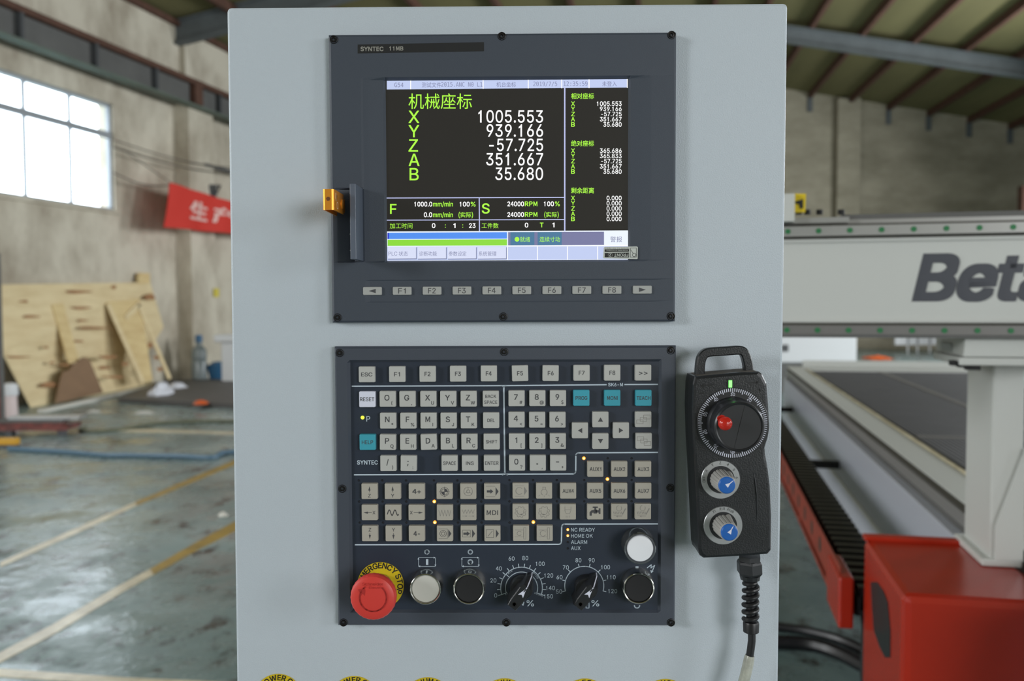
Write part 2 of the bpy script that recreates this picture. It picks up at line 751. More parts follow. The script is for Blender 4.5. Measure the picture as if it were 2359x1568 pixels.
for k in range(4):
    a, b = s1-(k+1)*pitchw+.022, s1-k*pitchw-.022
    for h0, h1 in ((hB+ft, hm-.05), (hm+.05, hT-ft)):
        wall_piece(MB(), a, b, h0, h1, -.083, -.078).build('pane', 'glass', wino)

# bright overcast beyond the window comes from the sky
M['outside'] = mat('whitewashed_yard_wall', srgb(240, 240, 236), .9)

# roof ---------------------------------------------------------------------------
M['roof'] = mat('yellowed_roof_sheet', srgb(116, 111, 72), .85, noise=.2, nscale=.8, stretch=(1, .25, 1))
M['steel'] = mat('grey_roof_steel', srgb(96, 102, 104), .6, noise=.2, nscale=3)
M['rust'] = mat('rusty_brown_steel', srgb(92, 62, 48), .8, noise=.3, nscale=6)
AR = flat(ray(1467, 694))            # purlin direction
NR = Vector((AR.y, -AR.x, 0))
bw0 = PR(1815, 690, 26.0)
bw0.z = 0


def WB(px, py, off=0.0):
    return PN(px, py, bw0-AR*off, AR)


r1, r2 = WB(1815, 205), WB(2359, 290)
slope = (r2.z-r1.z)/((r2-r1).dot(NR))
ridge_u = -3.0                       # relative to r1 along NR


def roofp(u, v, dz=0.0):             # u along NR from r1, v along AR from back wall
    hz = r1.z+slope*u if u > ridge_u else r1.z+slope*ridge_u-slope*(ridge_u-u)*-1
    if u <= ridge_u:
        hz = r1.z+slope*ridge_u+slope*(ridge_u-u)
    return Vector((r1.x, r1.y, 0))+NR*u+AR*v+Z*(hz+dz)


ceil = MB()
uL = ridge_u-12.5
for ua, ub in ((ridge_u, 16),):
    pts = [roofp(ua+1e-4, -36), roofp(ub-(1e-4 if ub == ridge_u else 0), -36), roofp(ub-(1e-4 if ub == ridge_u else 0), 1), roofp(ua+1e-4, 1)]
    ceil.prism(pts, (0, 0, .12))
e0, e1 = wp(s_near, eave, -.3), wp(s_far, eave, -.3)
g0, g1 = roofp(ridge_u, -36), roofp(ridge_u, 1)
ceil.prism([e0, g0, g1, e1], (0, 0, .12))
ceo = struct(ceil.build('ceiling', 'roof', normals=True))
for k in range(1, 7):
    t = k/7
    a_, b_ = e0.lerp(g0, t), e1.lerp(g1, t)
    sd_ = (b_-a_).cross(Z).normalized()*.05
    MB().prism([a_+sd_, a_-sd_, a_-sd_-Z*.17, a_+sd_-Z*.17], b_-a_).build('purlin', 'rust', ceo, normals=True)


def roof_beam(u0, v0, u1, v1, dz, w, h, name, m, parent, n=None):
    a, b = roofp(u0, v0, dz), roofp(u1, v1, dz)
    t = (b-a)
    side = (t.cross(Z)).normalized()
    mb = MB()
    mb.prism([a+side*w/2, a-side*w/2, a-side*w/2-Z*h, a+side*w/2-Z*h], t)
    return mb.build(name, m, parent, normals=True)


# purlins on the right slope
def u_of(px, py, v):
    # u where the ray meets the right slope
    n = (NR+Z*slope).cross(AR)
    p = PN(px, py, r1-Z*.12, n.normalized())
    return (p-Vector((r1.x, r1.y, 0))).dot(NR)


pu = [u_of(x, y, 0) for x, y in ((1872, 215), (1970, 227), (2055, 245), (2145, 260), (2250, 270))]
step = (pu[-1]-pu[0])/4
k = -3
while pu[0]+step*k < 15:
    u = pu[0]+step*k
    if u > ridge_u:
        roof_beam(u, -34, u, 0, 0, .10, .17, 'purlin', 'rust', ceo)
    k += 1
# rafters (I-beams)
n = (NR+Z*slope).cross(AR).normalized()
pr = PN(2085, 104, r1-Z*.2, n)
vr = (pr-r1).dot(AR)
for i in range(0, 4):
    v = vr-7.2*i
    for ua, ub in ((ridge_u, 15.0),):
        e = 1e-3
        ub2 = ub-e if ub == ridge_u else ub
        roof_beam(ua+e, v, ub2, v, -.17, .24, .03, 'rafter_flange', 'steel', ceo)
        roof_beam(ua+e, v, ub2, v, -.20, .05, .30, 'rafter', 'steel', ceo)
        roof_beam(ua+e, v, ub2, v, -.50, .24, .03, 'rafter_flange', 'steel', ceo)

# the walls out of view
rw = MB()
a_ = Vector((r1.x, r1.y, 0))+NR*15.0
rw.frame_box(a_, AR, NR, Z, (-36, .3, 0, .3, 0, roofp(15, 0).z+.02))
struct(rw.build('wall_right', 'wallb'))
fwv = -36+1.2
gp = [roofp(uL, fwv, 2.5), roofp(ridge_u, fwv, 1.0), roofp(16, fwv, .1)]
struct(MB().prism([gp[0], gp[1], gp[2], Vector((gp[2].x, gp[2].y, 0)), Vector((gp[0].x, gp[0].y, 0))], AR*-.3).build('wall_front', 'wallb', normals=True))

# back wall with gable
wb = MB()
gp = [roofp(uL, 0, 2.5), roofp(ridge_u, 0, 1.0), roofp(16, 0, .1)]
base = [Vector((p.x, p.y, 0)) for p in (gp[2], gp[0])]
wb.prism([gp[0], gp[1], gp[2], base[0], base[1]], AR*.3)
wbo = struct(wb.build('wall_back', 'wallb', normals=True))
ucol = (WB(1950, 400)-r1).dot(NR)
for du in (0, -6, 6.2):
    u = ucol+du
    a = Vector((r1.x, r1.y, 0))+NR*u
    MB().frame_box(a, NR, AR, Z, (-.32, .32, -.28, .02, 0, roofp(u, 0).z-.05)).build('pilaster', 'wallb', wbo, normals=True)
# purlin seats on the back wall (short dark studs under each purlin)
for k in range(-2, 9):
    u = pu[0]+step*k
    if u < 15:
        a = Vector((r1.x, r1.y, 0))+NR*u
        zt = roofp(u, 0).z-.15
        MB().frame_box(a, NR, AR, Z, (-.07, .07, -.06, .02, zt-.42, zt)).build('purlin_seat', 'steel', wbo, normals=True)

# left rafter seen beside the cabinet sits on the wall: eave strip
M['dark'] = mat('dark_steel', srgb(70, 72, 74), .6)
struct(MB().frame_box(q0, AX, NX, Z, (s_near, s_far, -.05, .1, eave-.08, eave+.02)).build('trim_1', 'rust'))
# left rafter from the pilaster head up to the ridge
sx = uvh(WL(417, 57), q0, AX)[0]-.15
a = wp(sx, eave+.02, -.02)
b = a+NR*8+Z*(8*-slope)
t = b-a
sd = t.cross(Z).normalized()
lr = MB()
for w_, z0, z1 in ((.2, 0, -.04), (.06, -.04, -.40), (.2, -.40, -.44)):
    lr.prism([a+sd*w_/2+Z*z0, a-sd*w_/2+Z*z0, a-sd*w_/2+Z*z1, a+sd*w_/2+Z*z1], t)
struct(lr.build('trim_2', 'steel', normals=True), None)

# crane runway beam along the left wall ------------------------------------------
OFF = .42
ha = PN(262, 108, q0+NX*OFF, NX)
p1a, p1b = PN(100, 42, q0+NX*OFF, NX), PN(420, 183, q0+NX*OFF, NX)
p2a, p2b = PN(100, 120, q0+NX*OFF, NX), PN(420, 240, q0+NX*OFF, NX)
top_h, bot_h = (p1a.z+p1b.z)/2, (p2a.z+p2b.z)/2
M['greenst'] = mat('green_grey_painted_steel', srgb(98, 110, 100), .6, noise=.3, nscale=2)
M['web'] = mat('dull_grey_steel', srgb(96, 96, 94), .6, noise=.2, nscale=2)
cb = thing('crane_beam', 'long grey crane runway beam with rusty top flange, high on the left wall', 'beam', wp(-5, bot_h, OFF))


def beamp(a, b, d0, d1, h0, h1):
    return MB().frame_box(q0, AX, NX, Z, (a, b, d0, d1, h0, h1))


beamp(s_near, s_far, OFF-.14, OFF+.10, top_h-.05, top_h+.02).build('top_flange', 'rust', cb)
beamp(s_near, s_far, OFF-.03, OFF-.01, bot_h+.05, top_h-.05).build('web', 'web', cb)
beamp(s_near, s_far, OFF-.12, OFF+.08, bot_h+.02, bot_h+.055).build('bottom_flange', 'greenst', cb)
beamp(s_near, s_far, OFF-.04, OFF+.03, top_h+.02, top_h+.07).build('crane_rail', 'rust', cb)
st = [(PN(x, y, q0+NX*OFF, NX)-q0).dot(AX) for x, y in ((40, 60), (214, 125), (353, 180), (500, 240))]
for s_ in st+[st[0]-1.5, st[0]-3]:
    beamp(s_-.03, s_+.03, OFF-.12, OFF+.09, bot_h+.06, top_h-.05).build('stiffener', 'dark', cb)
s_ = (PN(447, 215, q0+NX*OFF, NX)-q0).dot(AX)
beamp(s_-.12, s_+.12, OFF-.1, OFF+.11, bot_h+.06, top_h-.05).build('clamp_plate', 'rust', cb)

# conduit wires along the wall
M['wire'] = mat('grey_wire', srgb(96, 90, 82), .7)
for i, (pa, pb) in enumerate((((262, 322), (560, 388)), ((262, 340), (560, 400)), ((262, 398), (400, 425)))):
    A_, B_ = WL(*pa, .36), WL(*pb, .36)
    pts = [A_.lerp(B_, t/10)-Z*(.10*sin(pi*t/10)) for t in range(11)]
    o = MB().tube(pts, .012, 6).build('wire', 'wire')
    tag(o, ['thin grey wire strung along the left wall, highest of three right of the window',
            'thin grey wire along the left wall, just under the highest one',
            'thin slack wire from the window edge to the red banner'][i], 'wire', 'wires strung along the left wall')

# wall bracket above the banner
ib = thing('wall_bracket', 'dark iron bracket and crossarm fixed to the left wall above the red banner', 'bracket', WL(500, 440, .1))
A_ = WL(480, 386, .35)
MB().frame_box(WL(505, 388, .3), AX, NX, Z, (-.5, .9, -.02, .02, -.03, .03)).build('crossarm', 'dark', ib)
MB().frame_box(WL(492, 440, .3), AX, NX, Z, (-.06, .02, -.3, .05, -.16, .08)).build('bracket_arm', 'dark', ib)
MB().tube([WL(482, 428, .3), WL(507, 428, .3), WL(494, 452, .3), WL(486, 450, .3), WL(482, 428, .3)], .03, 8).build('triangle_frame', 'dark', ib)

# red banner -----------------------------------------------------------------
M['banner'] = mat('red_banner_cloth', srgb(206, 52, 40), .75, bump=.3, bscale=6)
M['bantxt'] = mat('white_banner_lettering', srgb(232, 190, 182), .8)
OB = .7
bn = thing('banner', 'red cloth banner with white characters hung near the left wall', 'banner', PN(378, 523, q0+NX*OB, NX))
BTL, BBL = PN(391, 420, q0+NX*OB, NX), PN(377, 523, q0+NX*OB, NX)
BTR, BBR = PN(527, 463, q0+NX*OB, NX), PN(527, 537, q0+NX*OB, NX)
BTR = BTL+(BTR-BTL)*2.2
BBR = BBL+(BBR-BBL)*2.2


def banp(u, v, d=0.0):
    p = BTL.lerp(BTR, u).lerp(BBL.lerp(BBR, u), v)
    return p+NX*(d+.035*sin(u*17)*(.3+v)+.02*sin(u*31+v*3))


nb, nv = 40, 6
g = MB()
for d in (0, -.012):
    k = len(g.v)
    g.add([banp(i/nb, j/nv, d) for j in range(nv+1) for i in range(nb+1)],
          [(j*(nb+1)+i, j*(nb+1)+i+1, (j+1)*(nb+1)+i+1, (j+1)*(nb+1)+i) for j in range(nv) for i in range(nb)], True)
g.build('cloth', 'banner', bn)
for ch, u0, u1 in (('生', .15, .30), ('产', .33, .47)):
    vs, fs, bb = glyphs(ch, 'sans', .03)
    MB().add([banp(u0+(u1-u0)*(x-bb[0])/(bb[1]-bb[0]), .74-(.74-.26)*(y-bb[2])/(bb[3]-bb[2]), .012+.0004*li) for (x, y), li in zip(vs, _LAY[(ch, 'sans', .03)])], fs).build('character', 'bantxt', bn)
MB().tube([BTL+NX*.01, BTL+(BTL-BTR).normalized()*1.2+Z*.28], .008, 6).build('tie_cord', 'wire', bn)

# ------------------------------------------------------------------ things by the left wall
M['ply'] = mat('pale_plywood', srgb(226, 208, 166), .75, noise=.3, nscale=1.4, stretch=(1, 1, 7), col2=srgb(208, 186, 142), spread=(.3, .6))
M['ply2'] = mat('yellow_plywood', srgb(220, 198, 146), .75, noise=.3, nscale=2, stretch=(1, 1, 5), col2=srgb(200, 172, 122), spread=(.3, .6))
M['knot'] = mat('brown_wood_knot', srgb(170, 124, 84), .8, noise=.3, nscale=9)
M['hdf'] = mat('brown_hardboard', srgb(136, 108, 82), .8, noise=.1, nscale=4)


def leaning(name, pts, off_bot, m, th, label, cat, group=None):
    """sheet leaning on the left wall, corners given in pixels as (px,py,offset from wall)"""
    ps = [PN(x, y, q0+NX*o, NX) for x, y, o in pts]
    nn = (ps[1]-ps[0]).cross(ps[-1]-ps[0]).normalized()
    if nn.dot(NX) > 0:
        nn = -nn
    mb = MB().prism(ps, nn*th)
    o = mb.build(name, m, None, normals=True)
    tag(o, label, cat, group)
    return o, ps, nn


ob = 1.0
fd = q0  # foot

def fo(x, y):   # offset from the wall of the floor point seen at this pixel
    return (PH(x, y, .0)-q0).dot(NX)


f1, f2 = fo(72, 938), fo(412, 872)
pw, ps, nn = leaning('plywood_sheet', [(4, 655, .12), (346, 650, .12), (412, 872, f2), (72, 938, f1), (4, 806, (f1)*.62)], 0, 'ply', .02,
                     'large pale plywood sheet with brown knots leaning on the left wall', 'plywood', 'plywood sheets leaning on the left wall')
PLN = -nn
PL0 = ps[0]


def onply(x, y, d=.0):
    return PN(x, y, PL0+PLN*d, PLN)


def knot(x, y, w, h, ang=0.0, parent=pw):
    pts = []
    for i in range(14):
        a = 2*pi*i/14
        r = 1+.18*sin(3*a+x)
        X, Y = w/2*cos(a)*r, h/2*sin(a)*r
        pts.append(onply(x+X*cos(ang)-Y*sin(ang), y+X*sin(ang)+Y*cos(ang), .006))
    MB().prism(pts, PLN*.002).build('knot', 'knot', parent)


for x, y, w, h in ((178, 672, 62, 8), (185, 709, 48, 7), (215, 755, 78, 6), (70, 729, 42, 7), (55, 694, 22, 6), (262, 661, 12, 9), (310, 725, 18, 8), (318, 756, 18, 9),
                   (40, 822, 56, 5), (113, 886, 42, 12), (120, 835, 14, 6), (155, 840, 42, 6), (175, 786, 40, 5), (248, 822, 44, 8), (240, 847, 30, 8), (262, 868, 52, 6, ),
                   (345, 795, 14, 14), (362, 823, 16, 10), (368, 850, 14, 10), (288, 838, 18, 8), (345, 684, 26, 14), (106, 800, 12, 6), (190, 738, 24, 5)):
    knot(x, y, w, h)
# narrower sheets and battens in front
for (pts, m, lab) in (
        ([(120, 702, .022), (146, 698, .022), (182, 830, .022), (160, 838, .022)], 'ply2', 'narrow yellow plywood strip leaning on the left part of the big plywood sheet'),
        ([(246, 696, .022), (322, 688, .022), (352, 876, .022), (330, 880, .022)], 'ply2', 'darker plywood offcut leaning on the right half of the big plywood sheet')):
    q = [onply(x, y, o) for x, y, o in pts]
    o = MB().prism(q, -PLN*.02).build('plywood_sheet', m, None, normals=True)
    tag(o, lab, 'plywood', 'plywood sheets leaning on the left wall')
for (a_, b_, lab) in (((320, 700), (392, 872), 'pale wooden batten leaning across the right side of the plywood'),
                      ((250, 700), (330, 880), 'pale wooden batten along the left edge of the darker plywood offcut'),
                      ((290, 733), (325, 697), 'short slanting wooden batten near the top right of the plywood')):
    A_, B_ = onply(*a_, .046), onply(*b_, .046)
    t = B_-A_
    sd = t.cross(PLN).normalized()*.045
    o = MB().prism([A_+sd, A_-sd, A_-sd-PLN*.02, A_+sd-PLN*.02], t).build('batten', 'ply', None, normals=True)
    tag(o, lab, 'batten', 'battens leaning on the plywood')
q = [onply(x, y, .08) for x, y in ((128, 929), (140, 872), (146, 856), (160, 852), (170, 838), (182, 830), (190, 822), (200, 823), (208, 832), (238, 904))]
tag(MB().prism(q, -PLN*.02).build('hardboard_offcut', 'hdf', None, normals=True), 'broken brown hardboard offcut leaning on the foot of the plywood', 'board')
q = [onply(x, y, .02) for x, y in ((320, 628), (345, 629), (346, 652), (320, 652))]
tag(MB().prism(q, -PLN*.06).build('wood_block', 'ply2', None, normals=True), 'small yellow wooden block behind the top right corner of the plywood', 'block')
M['pale'] = mat('pale_paint', srgb(206, 204, 196), .6)
A_, B_ = PH(95, 943, .04), PH(385, 880, .04)
t = B_-A_
sd = t.cross(Z).normalized()*.05
tag(MB().prism([A_+sd, A_-sd, A_-sd-Z*.04, A_+sd-Z*.04], t).build('floor_rail', 'pale', None, normals=True), 'long pale square bar lying on the floor before the plywood', 'bar')

# floor sheets at the corner
M['dsheet'] = mat('dark_grey_sheet', srgb(88, 86, 84), .55, noise=.2, nscale=3)
M['plas'] = mat('white_plastic_film', srgb(214, 216, 224), .5)
M['org'] = mat('orange_plastic', srgb(222, 100, 40), .5)
q = [PH(x, y, .06) for x, y in ((272, 917), (560, 932), (560, 872), (385, 874))]
tag(MB().prism(q, -Z*.06).build('steel_sheet', 'dsheet', None, normals=True), 'stack of dark grey sheets lying flat on the floor right of the plywood', 'sheet')


def crumple(name, x, y, wpx, hpx, h, m, label, cat, seed, z0=0.0):
    c = PH(x, y, z0)
    k = (c-CAM).dot(FW)/F
    rnd = random.Random(seed)
    mb = MB()
    n1, n2 = 14, 8
    R_ = wpx*k/2
    D_ = hpx*k/2*(c-CAM).length/EYE*.55
    vs = []
    for j in range(n2):
        for i in range(n1):
            a = 2*pi*i/n1
            f = 1-j/(n2-1)
            rr = (1 if j else 1.0)*f
            hh = h*(1-f**2)*(0.6+.6*rnd.random()) if j else 0
            vs.append(c+Vector((cos(a)*R_*rr*(.8+.3*rnd.random()), sin(a)*D_*rr*(.8+.3*rnd.random()), hh+.005)))
    loops = [vs[j*n1:(j+1)*n1] for j in range(n2)]
    mb.loft(loops, True, True, True)
    return tag(mb.build(name, m, None, normals=True), label, cat)


crumple('plastic_film', 372, 908, 52, 18, .18, 'plas', 'crumpled white plastic film on the dark sheets right of the plywood', 'film', 3, .058)
crumple('plastic_film', 408, 893, 48, 8, .08, 'plas', 'flatter white plastic film behind the crumpled one', 'film', 5, .058)
crumple('orange_scrap', 462, 930, 36, 10, .045, 'org', 'orange plastic scrap on the edge of the dark floor sheets', 'scrap', 6, .058)
crumple('paper_scrap', 215, 950, 40, 6, .03, 'pale', 'thin pale paper scrap on the floor before the plywood', 'scrap', 9)
crumple('paper_scrap', 332, 953, 54, 6, .03, 'pale', 'pink-white paper scrap on the floor below the dark sheets', 'scrap', 11)
crumple('paper_scrap', 514, 1190, 26, 8, .03, 'pale', 'small crumpled paper scrap between the two yellow floor lines', 'scrap', 12)

# water jug, blue bucket, sink
M['bluep'] = mat('blue_plastic', srgb(52, 98, 134), .35)
M['jug'] = mat('clear_blue_plastic', srgb(128, 138, 140), .25)
M['sink'] = mat('white_ceramic', srgb(208, 210, 212), .3)


def at(x, y):
    c = PH(x, y, 0)
    return c, (c-CAM).dot(FW)/F


c, k = at(460, 878)
jg = thing('water_jug', 'tall clear plastic water jug with blue cap standing by the pilaster', 'jug', c)
MB().lathe(c, [(14*k, 0), (17*k, 3*k), (17*k, 45*k), (15*k, 50*k), (17*k, 55*k), (16*k, 72*k), (7*k, 84*k), (6*k, 90*k)], 20, Z, Vector((1, 0, 0)), cap0=True).build('body', 'jug', jg)
MB().lathe(c+Z*90*k, [(8*k, 0), (8*k, 14*k), (6*k, 17*k)], 20, Z, Vector((1, 0, 0)), cap0=True).build('cap', 'bluep', jg)
c, k = at(502, 876)
bk = thing('blue_bucket', 'blue plastic tub of rags on the floor under the white sink', 'tub', c)
MB().lathe(c, [(17*k, 0), (25*k, 36*k), (26*k, 36*k), (24*k, 36*k), (18*k, 6*k)], 24, Z, Vector((1, 0, 0)), cap0=True).build('tub', 'bluep', bk)
MB().sphere(c+Z*34*k, 18*k, 14, 8, (1, 1, .6)).build('rag', 'bluep', bk)
c, k = at(540, 884)
sk_ = thing('utility_sink', 'white pedestal sink half hidden behind the cabinet', 'sink', c)
MB().box(c+Vector((-42*k, -15*k, 96*k)), c+Vector((60*k, 25*k, 114*k))).build('basin', 'sink', sk_, bevel=.03)
MB().box(c+Vector((-27*k, -8*k, 0)), c+Vector((40*k, 18*k, 96*k))).build('pedestal', 'sink', sk_, bevel=.02)
M['paper_y'] = mat('yellow_paper', srgb(206, 190, 80), .8)
tag(MB().prism([WL(x, y, .32) for x, y in ((492, 664), (504, 664), (504, 684), (492, 684))], NX*.01).build('wall_notice', 'paper_y', None, normals=True), 'small yellow notice stuck on the pilaster', 'notice')

# left edge: red post stand, pallet with metal, bucket
M['redp'] = mat('faded_red_paint', srgb(128, 64, 56), .6, noise=.4, nscale=9, col2=srgb(70, 40, 38))
M['ppink'] = mat('pink_tinted_white_plastic', srgb(206, 190, 188), .6)
M['yelp'] = mat('yellow_paint', srgb(196, 146, 30), .5)
c, k = at(2, 985)
ps_ = thing('post_stand', 'dark red steel post on a base at the left edge of the photo', 'post', c)
MB().box(c+Vector((-14*k, -6*k, 0)), c+Vector((3*k, 6*k, 425*k))).build('post', 'redp', ps_)
MB().box(c+Vector((4*k, -5*k, 0)), c+Vector((8*k, 5*k, 400*k))).build('pipe', 'web', ps_)
MB().box(c+Vector((-60*k, -20*k, 0)), c+Vector((20*k, 20*k, 20*k))).build('foot_plate', 'dark', ps_)
c, k = at(26, 972)
bq = thing('paint_bucket', 'white plastic bottle with pink stained lower half beside the red post', 'bottle', c)
MB().lathe(c, [(14*k, 0), (15*k, 4*k), (13*k, 60*k), (13*k, 62*k)], 24, Z, Vector((1, 0, 0)), cap0=True).build('body', 'ppink', bq)
MB().lathe(c+Z*62*k, [(16*k, 0), (17*k, 4*k), (16*k, 24*k), (10*k, 28*k)], 24, Z, Vector((1, 0, 0)), cap0=True).build('lid', 'sink', bq)
grp = 'steel stock on the low trolley at the left edge'
c, k = at(80, 1003)
tr = thing('flat_trolley', 'low rusty red trolley carrying flat steel at the left edge', 'trolley', c)
MB().box(c+Vector((-140*k, -20*k, 14*k)), c+Vector((78*k, 60*k, 24*k))).build('deck', 'redp', tr)
MB().box(c+Vector((60*k, -15*k, 0)), c+Vector((76*k, 0, 14*k))).build('leg', 'dark', tr)
MB().box(c+Vector((-60*k, -15*k, 0)), c+Vector((-44*k, 0, 14*k))).build('leg', 'dark', tr)
for i, (xa, xb, z0, m, lab) in enumerate(((-130, 66, 24, 'redp', 'red brown steel bar lying lowest on the low trolley'), (-120, 70, 31, 'web', 'grey steel bar lying in the middle of the low trolley'), (-60, 104, 37.5, 'alum', 'bright metal strip lying highest on the low trolley'))):
    tag(MB().box(c+Vector((xa*k, -14*k+i*6*k, z0*k)), c+Vector((xb*k, 10*k+i*14*k, (z0+6)*k))).build('steel_bar', m), lab, 'bar', grp)
c, k = at(15, 1030)
pj = thing('pallet_jack', 'yellow and black low lifting block on the floor at the left edge', 'jack', c)
MB().box(c+Vector((-60*k, -8*k, 6*k)), c+Vector((26*k, 12*k, 22*k))).build('body', 'yelp', pj, bevel=.01)
MB().box(c+Vector((-60*k, -8*k, 0)), c+Vector((24*k, 12*k, 6*k))).build('base', 'dark', pj)

# hoses on the floor
M['hoseb'] = mat('blue_grey_hose', srgb(84, 112, 132), .5)
M['hoseg'] = mat('olive_grey_hose', srgb(102, 104, 84), .6)


def hose(pts, r, m, label, n=6):
    w = [PH(x, y, r) for x, y in pts]
    out = []
    for i in range(len(w)-1):
        p0, p1, p2, p3 = w[max(0, i-1)], w[i], w[i+1], w[min(len(w)-1, i+2)]
        for j in range(n):
            t = j/n
            out.append(.5*((2*p1)+(p2-p0)*t+(2*p0-5*p1+4*p2-p3)*t*t+(3*p1-p0-3*p2+p3)*t**3))
    out.append(w[-1])
    return tag(MB().tube(out, r, 8).build('hose', m), label, 'hose')


hose([(20, 1032), (60, 1035), (150, 1040), (240, 1047), (330, 1048), (420, 1050), (490, 1053), (515, 1042), (600, 1038)], .022, 'hoseb', 'blue hose running across the floor toward the cabinet')
hose([(198, 984), (185, 990), (215, 993), (280, 988), (340, 976), (440, 970), (600, 968)], .02, 'hoseg', 'olive grey hose curling on the floor nearer the wall')

# yellow floor lines (painted on the floor, worn); pale stretches have window glare coloured in
M['yline'] = mat('yellow_floor_paint', srgb(178, 146, 58), .5, noise=.3, nscale=8, col2=srgb(140, 118, 62))
M['wline'] = mat('worn_floor_paint_with_glare', srgb(226, 216, 188), .3, noise=.3, nscale=5, col2=srgb(176, 164, 132))  # worn line paint whitened in colour to stand for window glare


def fline(pts, m, h=.003):
    return MB().prism([PH(x, y, h) for x, y in pts], -Z*.004).build('floor_line', m, fl, normals=True)


fline([(0, 1294), (160, 1222), (310, 1156), (316, 1163), (166, 1232), (0, 1305)], 'wline')
fline([(310, 1156), (420, 1109), (560, 1051), (760, 969), (760, 976), (560, 1061), (424, 1118), (316, 1163)], 'yline')
fline([(-60, 1533), (120, 1438), (270, 1350), (345, 1310), (354, 1322), (280, 1364), (130, 1456), (-60, 1556)], 'wline')
fline([(345, 1310), (440, 1255), (560, 1190), (760, 1079), (760, 1096), (560, 1212), (446, 1270), (354, 1322)], 'yline')
fline([(-40, 1536), (100, 1546), (300, 1560), (560, 1572), (560, 1592), (300, 1578), (100, 1564), (-40, 1554)], 'wline')
fline([(230, 987), (420, 990), (560, 995), (560, 1000), (420, 996), (230, 992)], 'wline')
fline([(1800, 1030), (1832, 1030), (1832, 1040), (1800, 1040)], 'yline')

# ================================================================== ROUTER MACHINE (right)
M['mw'] = mat('grey_white_machine_paint', srgb(192, 194, 190), .4)
M['mlav'] = mat('lavender_grey_side_panel', srgb(184, 188, 198), .35)
M['mred'] = mat('orange_red_gloss_paint', srgb(168, 40, 20), .25, noise=.1, nscale=3)
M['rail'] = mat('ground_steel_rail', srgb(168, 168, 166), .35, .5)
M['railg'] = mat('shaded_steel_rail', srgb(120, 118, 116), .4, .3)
M['gdot'] = mat('green_rail_cap', srgb(30, 110, 62), .5)
M['mdark'] = mat('dark_groove', srgb(58, 56, 48), .7)
M['logo'] = mat('dark_grey_lettering', srgb(66, 68, 76), .5)
M['bedm'] = mat('dark_grey_slotted_bed', srgb(84, 84, 88), .55, noise=.2, nscale=5)
AM = flat(ray(1615, 694))
NM = Vector((AM.y, -AM.x, 0))
o0 = PR(2222, 1100, 2.2)
o0.z = 0


def mc(p):                          # (u lateral, v along, h)
    d = p-o0
    return d.dot(NM), d.dot(AM), p.z


def mp(u, v, h):
    return o0+NM*u+AM*v+Z*h


def mbx(u0, u1, v0, v1, h0, h1, mb=None):
    return (mb or MB()).frame_box(o0, NM, AM, Z, (u0, u1, v0, v1, h0, h1))


rm = thing('router_machine', 'large white and red gantry router machine standing behind the right side of the cabinet', 'machine', mp(.6, 1.5, 0))
# gantry beam: front plane
bfp = PR(2085, 650, 2.10)
_, vb, _ = mc(bfp)


def onbeam(px, py, d=0.0):
    return PN(px, py, bfp-AM*d, AM)


def bh(py, px=2085):
    return onbeam(px, py).z


ub0 = mc(onbeam(1640, 650))[0]
ub1 = 1.9
hs = [bh(778), bh(772), bh(748), bh(744), bh(541), bh(537), bh(518), bh(505)]
beam = mbx(ub0, ub1, vb, vb+.24, bh(770), bh(519)).build('gantry_beam', 'mw', rm)
mbx(ub0, ub1, vb-.006, vb, bh(742), bh(736)).build('beam_lip', 'mw', beam)
mbx(ub0, ub1, vb-.006, vb, bh(555), bh(549)).build('beam_lip', 'mw', beam)
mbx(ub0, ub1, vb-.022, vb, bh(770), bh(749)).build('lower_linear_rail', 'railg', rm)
mbx(ub0, ub1, vb-.004, vb+.01, bh(749), bh(744)).build('dark_gap', 'mdark', rm)
mbx(ub0, ub1, vb-.02, vb+.2, bh(777.5), bh(770.5)).build('lower_edge', 'web', rm)
mbx(ub0, ub1, vb-.022, vb, bh(541), bh(518)).build('upper_linear_rail', 'rail', rm)
mbx(ub0, ub1, vb-.004, vb+.01, bh(546), bh(541)).build('dark_gap', 'mdark', rm)
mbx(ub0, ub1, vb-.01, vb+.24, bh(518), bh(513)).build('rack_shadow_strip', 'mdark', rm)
mbx(ub0, ub1, vb+.02, vb+.24, bh(513), bh(501)).build('top_cover', 'rail', rm)
# grey cable tray on top
mbx(mc(onbeam(1955, 490))[0], ub1, vb+.10, vb+.24, bh(505), bh(482)).build('cable_tray', 'web', rm)
cr = mbx(ub0, mc(onbeam(1955, 500))[0], vb-.01, vb+.1, bh(510), bh(497)).build('carriage_plate', 'rail', rm)
for x in (1840, 1860, 1888, 1938):
    c = onbeam(x, 494, -.02)
    MB().lathe(c, [(.008, 0), (.008, .012)], 12, Z, Vector((1, 0, 0))).build('bolt', 'blackm', cr)
mbx(ub0, mc(onbeam(1826, 470))[0], vb-.05, vb+.02, bh(508), bh(444)).build('spindle_housing', 'mw', rm)
sg = MB().prism([onbeam(x, y, .03) for x, y in ((1826, 446), (1857, 446), (1855, 489), (1825, 489))], AM*.004).build('warning_sign', 'yel', rm, normals=True, label='yellow warning sign with black pictogram')
ik = MB()
for poly in (((1829, 466), (1840, 461), (1840, 471)), ((1838, 463), (1850, 458), (1850, 480), (1843, 480), (1841, 470))):
    ik.prism([onbeam(x, y, .032) for x, y in poly], AM*.001)
ik.build('pictogram', 'blk', sg)
dots_t = [(1813, 533.5), (1883, 532.3), (1954, 531.3), (2026.6, 529.5), (2100, 528.3), (2174, 527), (2249.5, 525.8), (2326.5, 524.5)]
us = [mc(onbeam(x, y))[0] for x, y in dots_t]
du = (us[-1]-us[0])/7
hu, hl = bh(529.3), bh(760)
cap_m = None
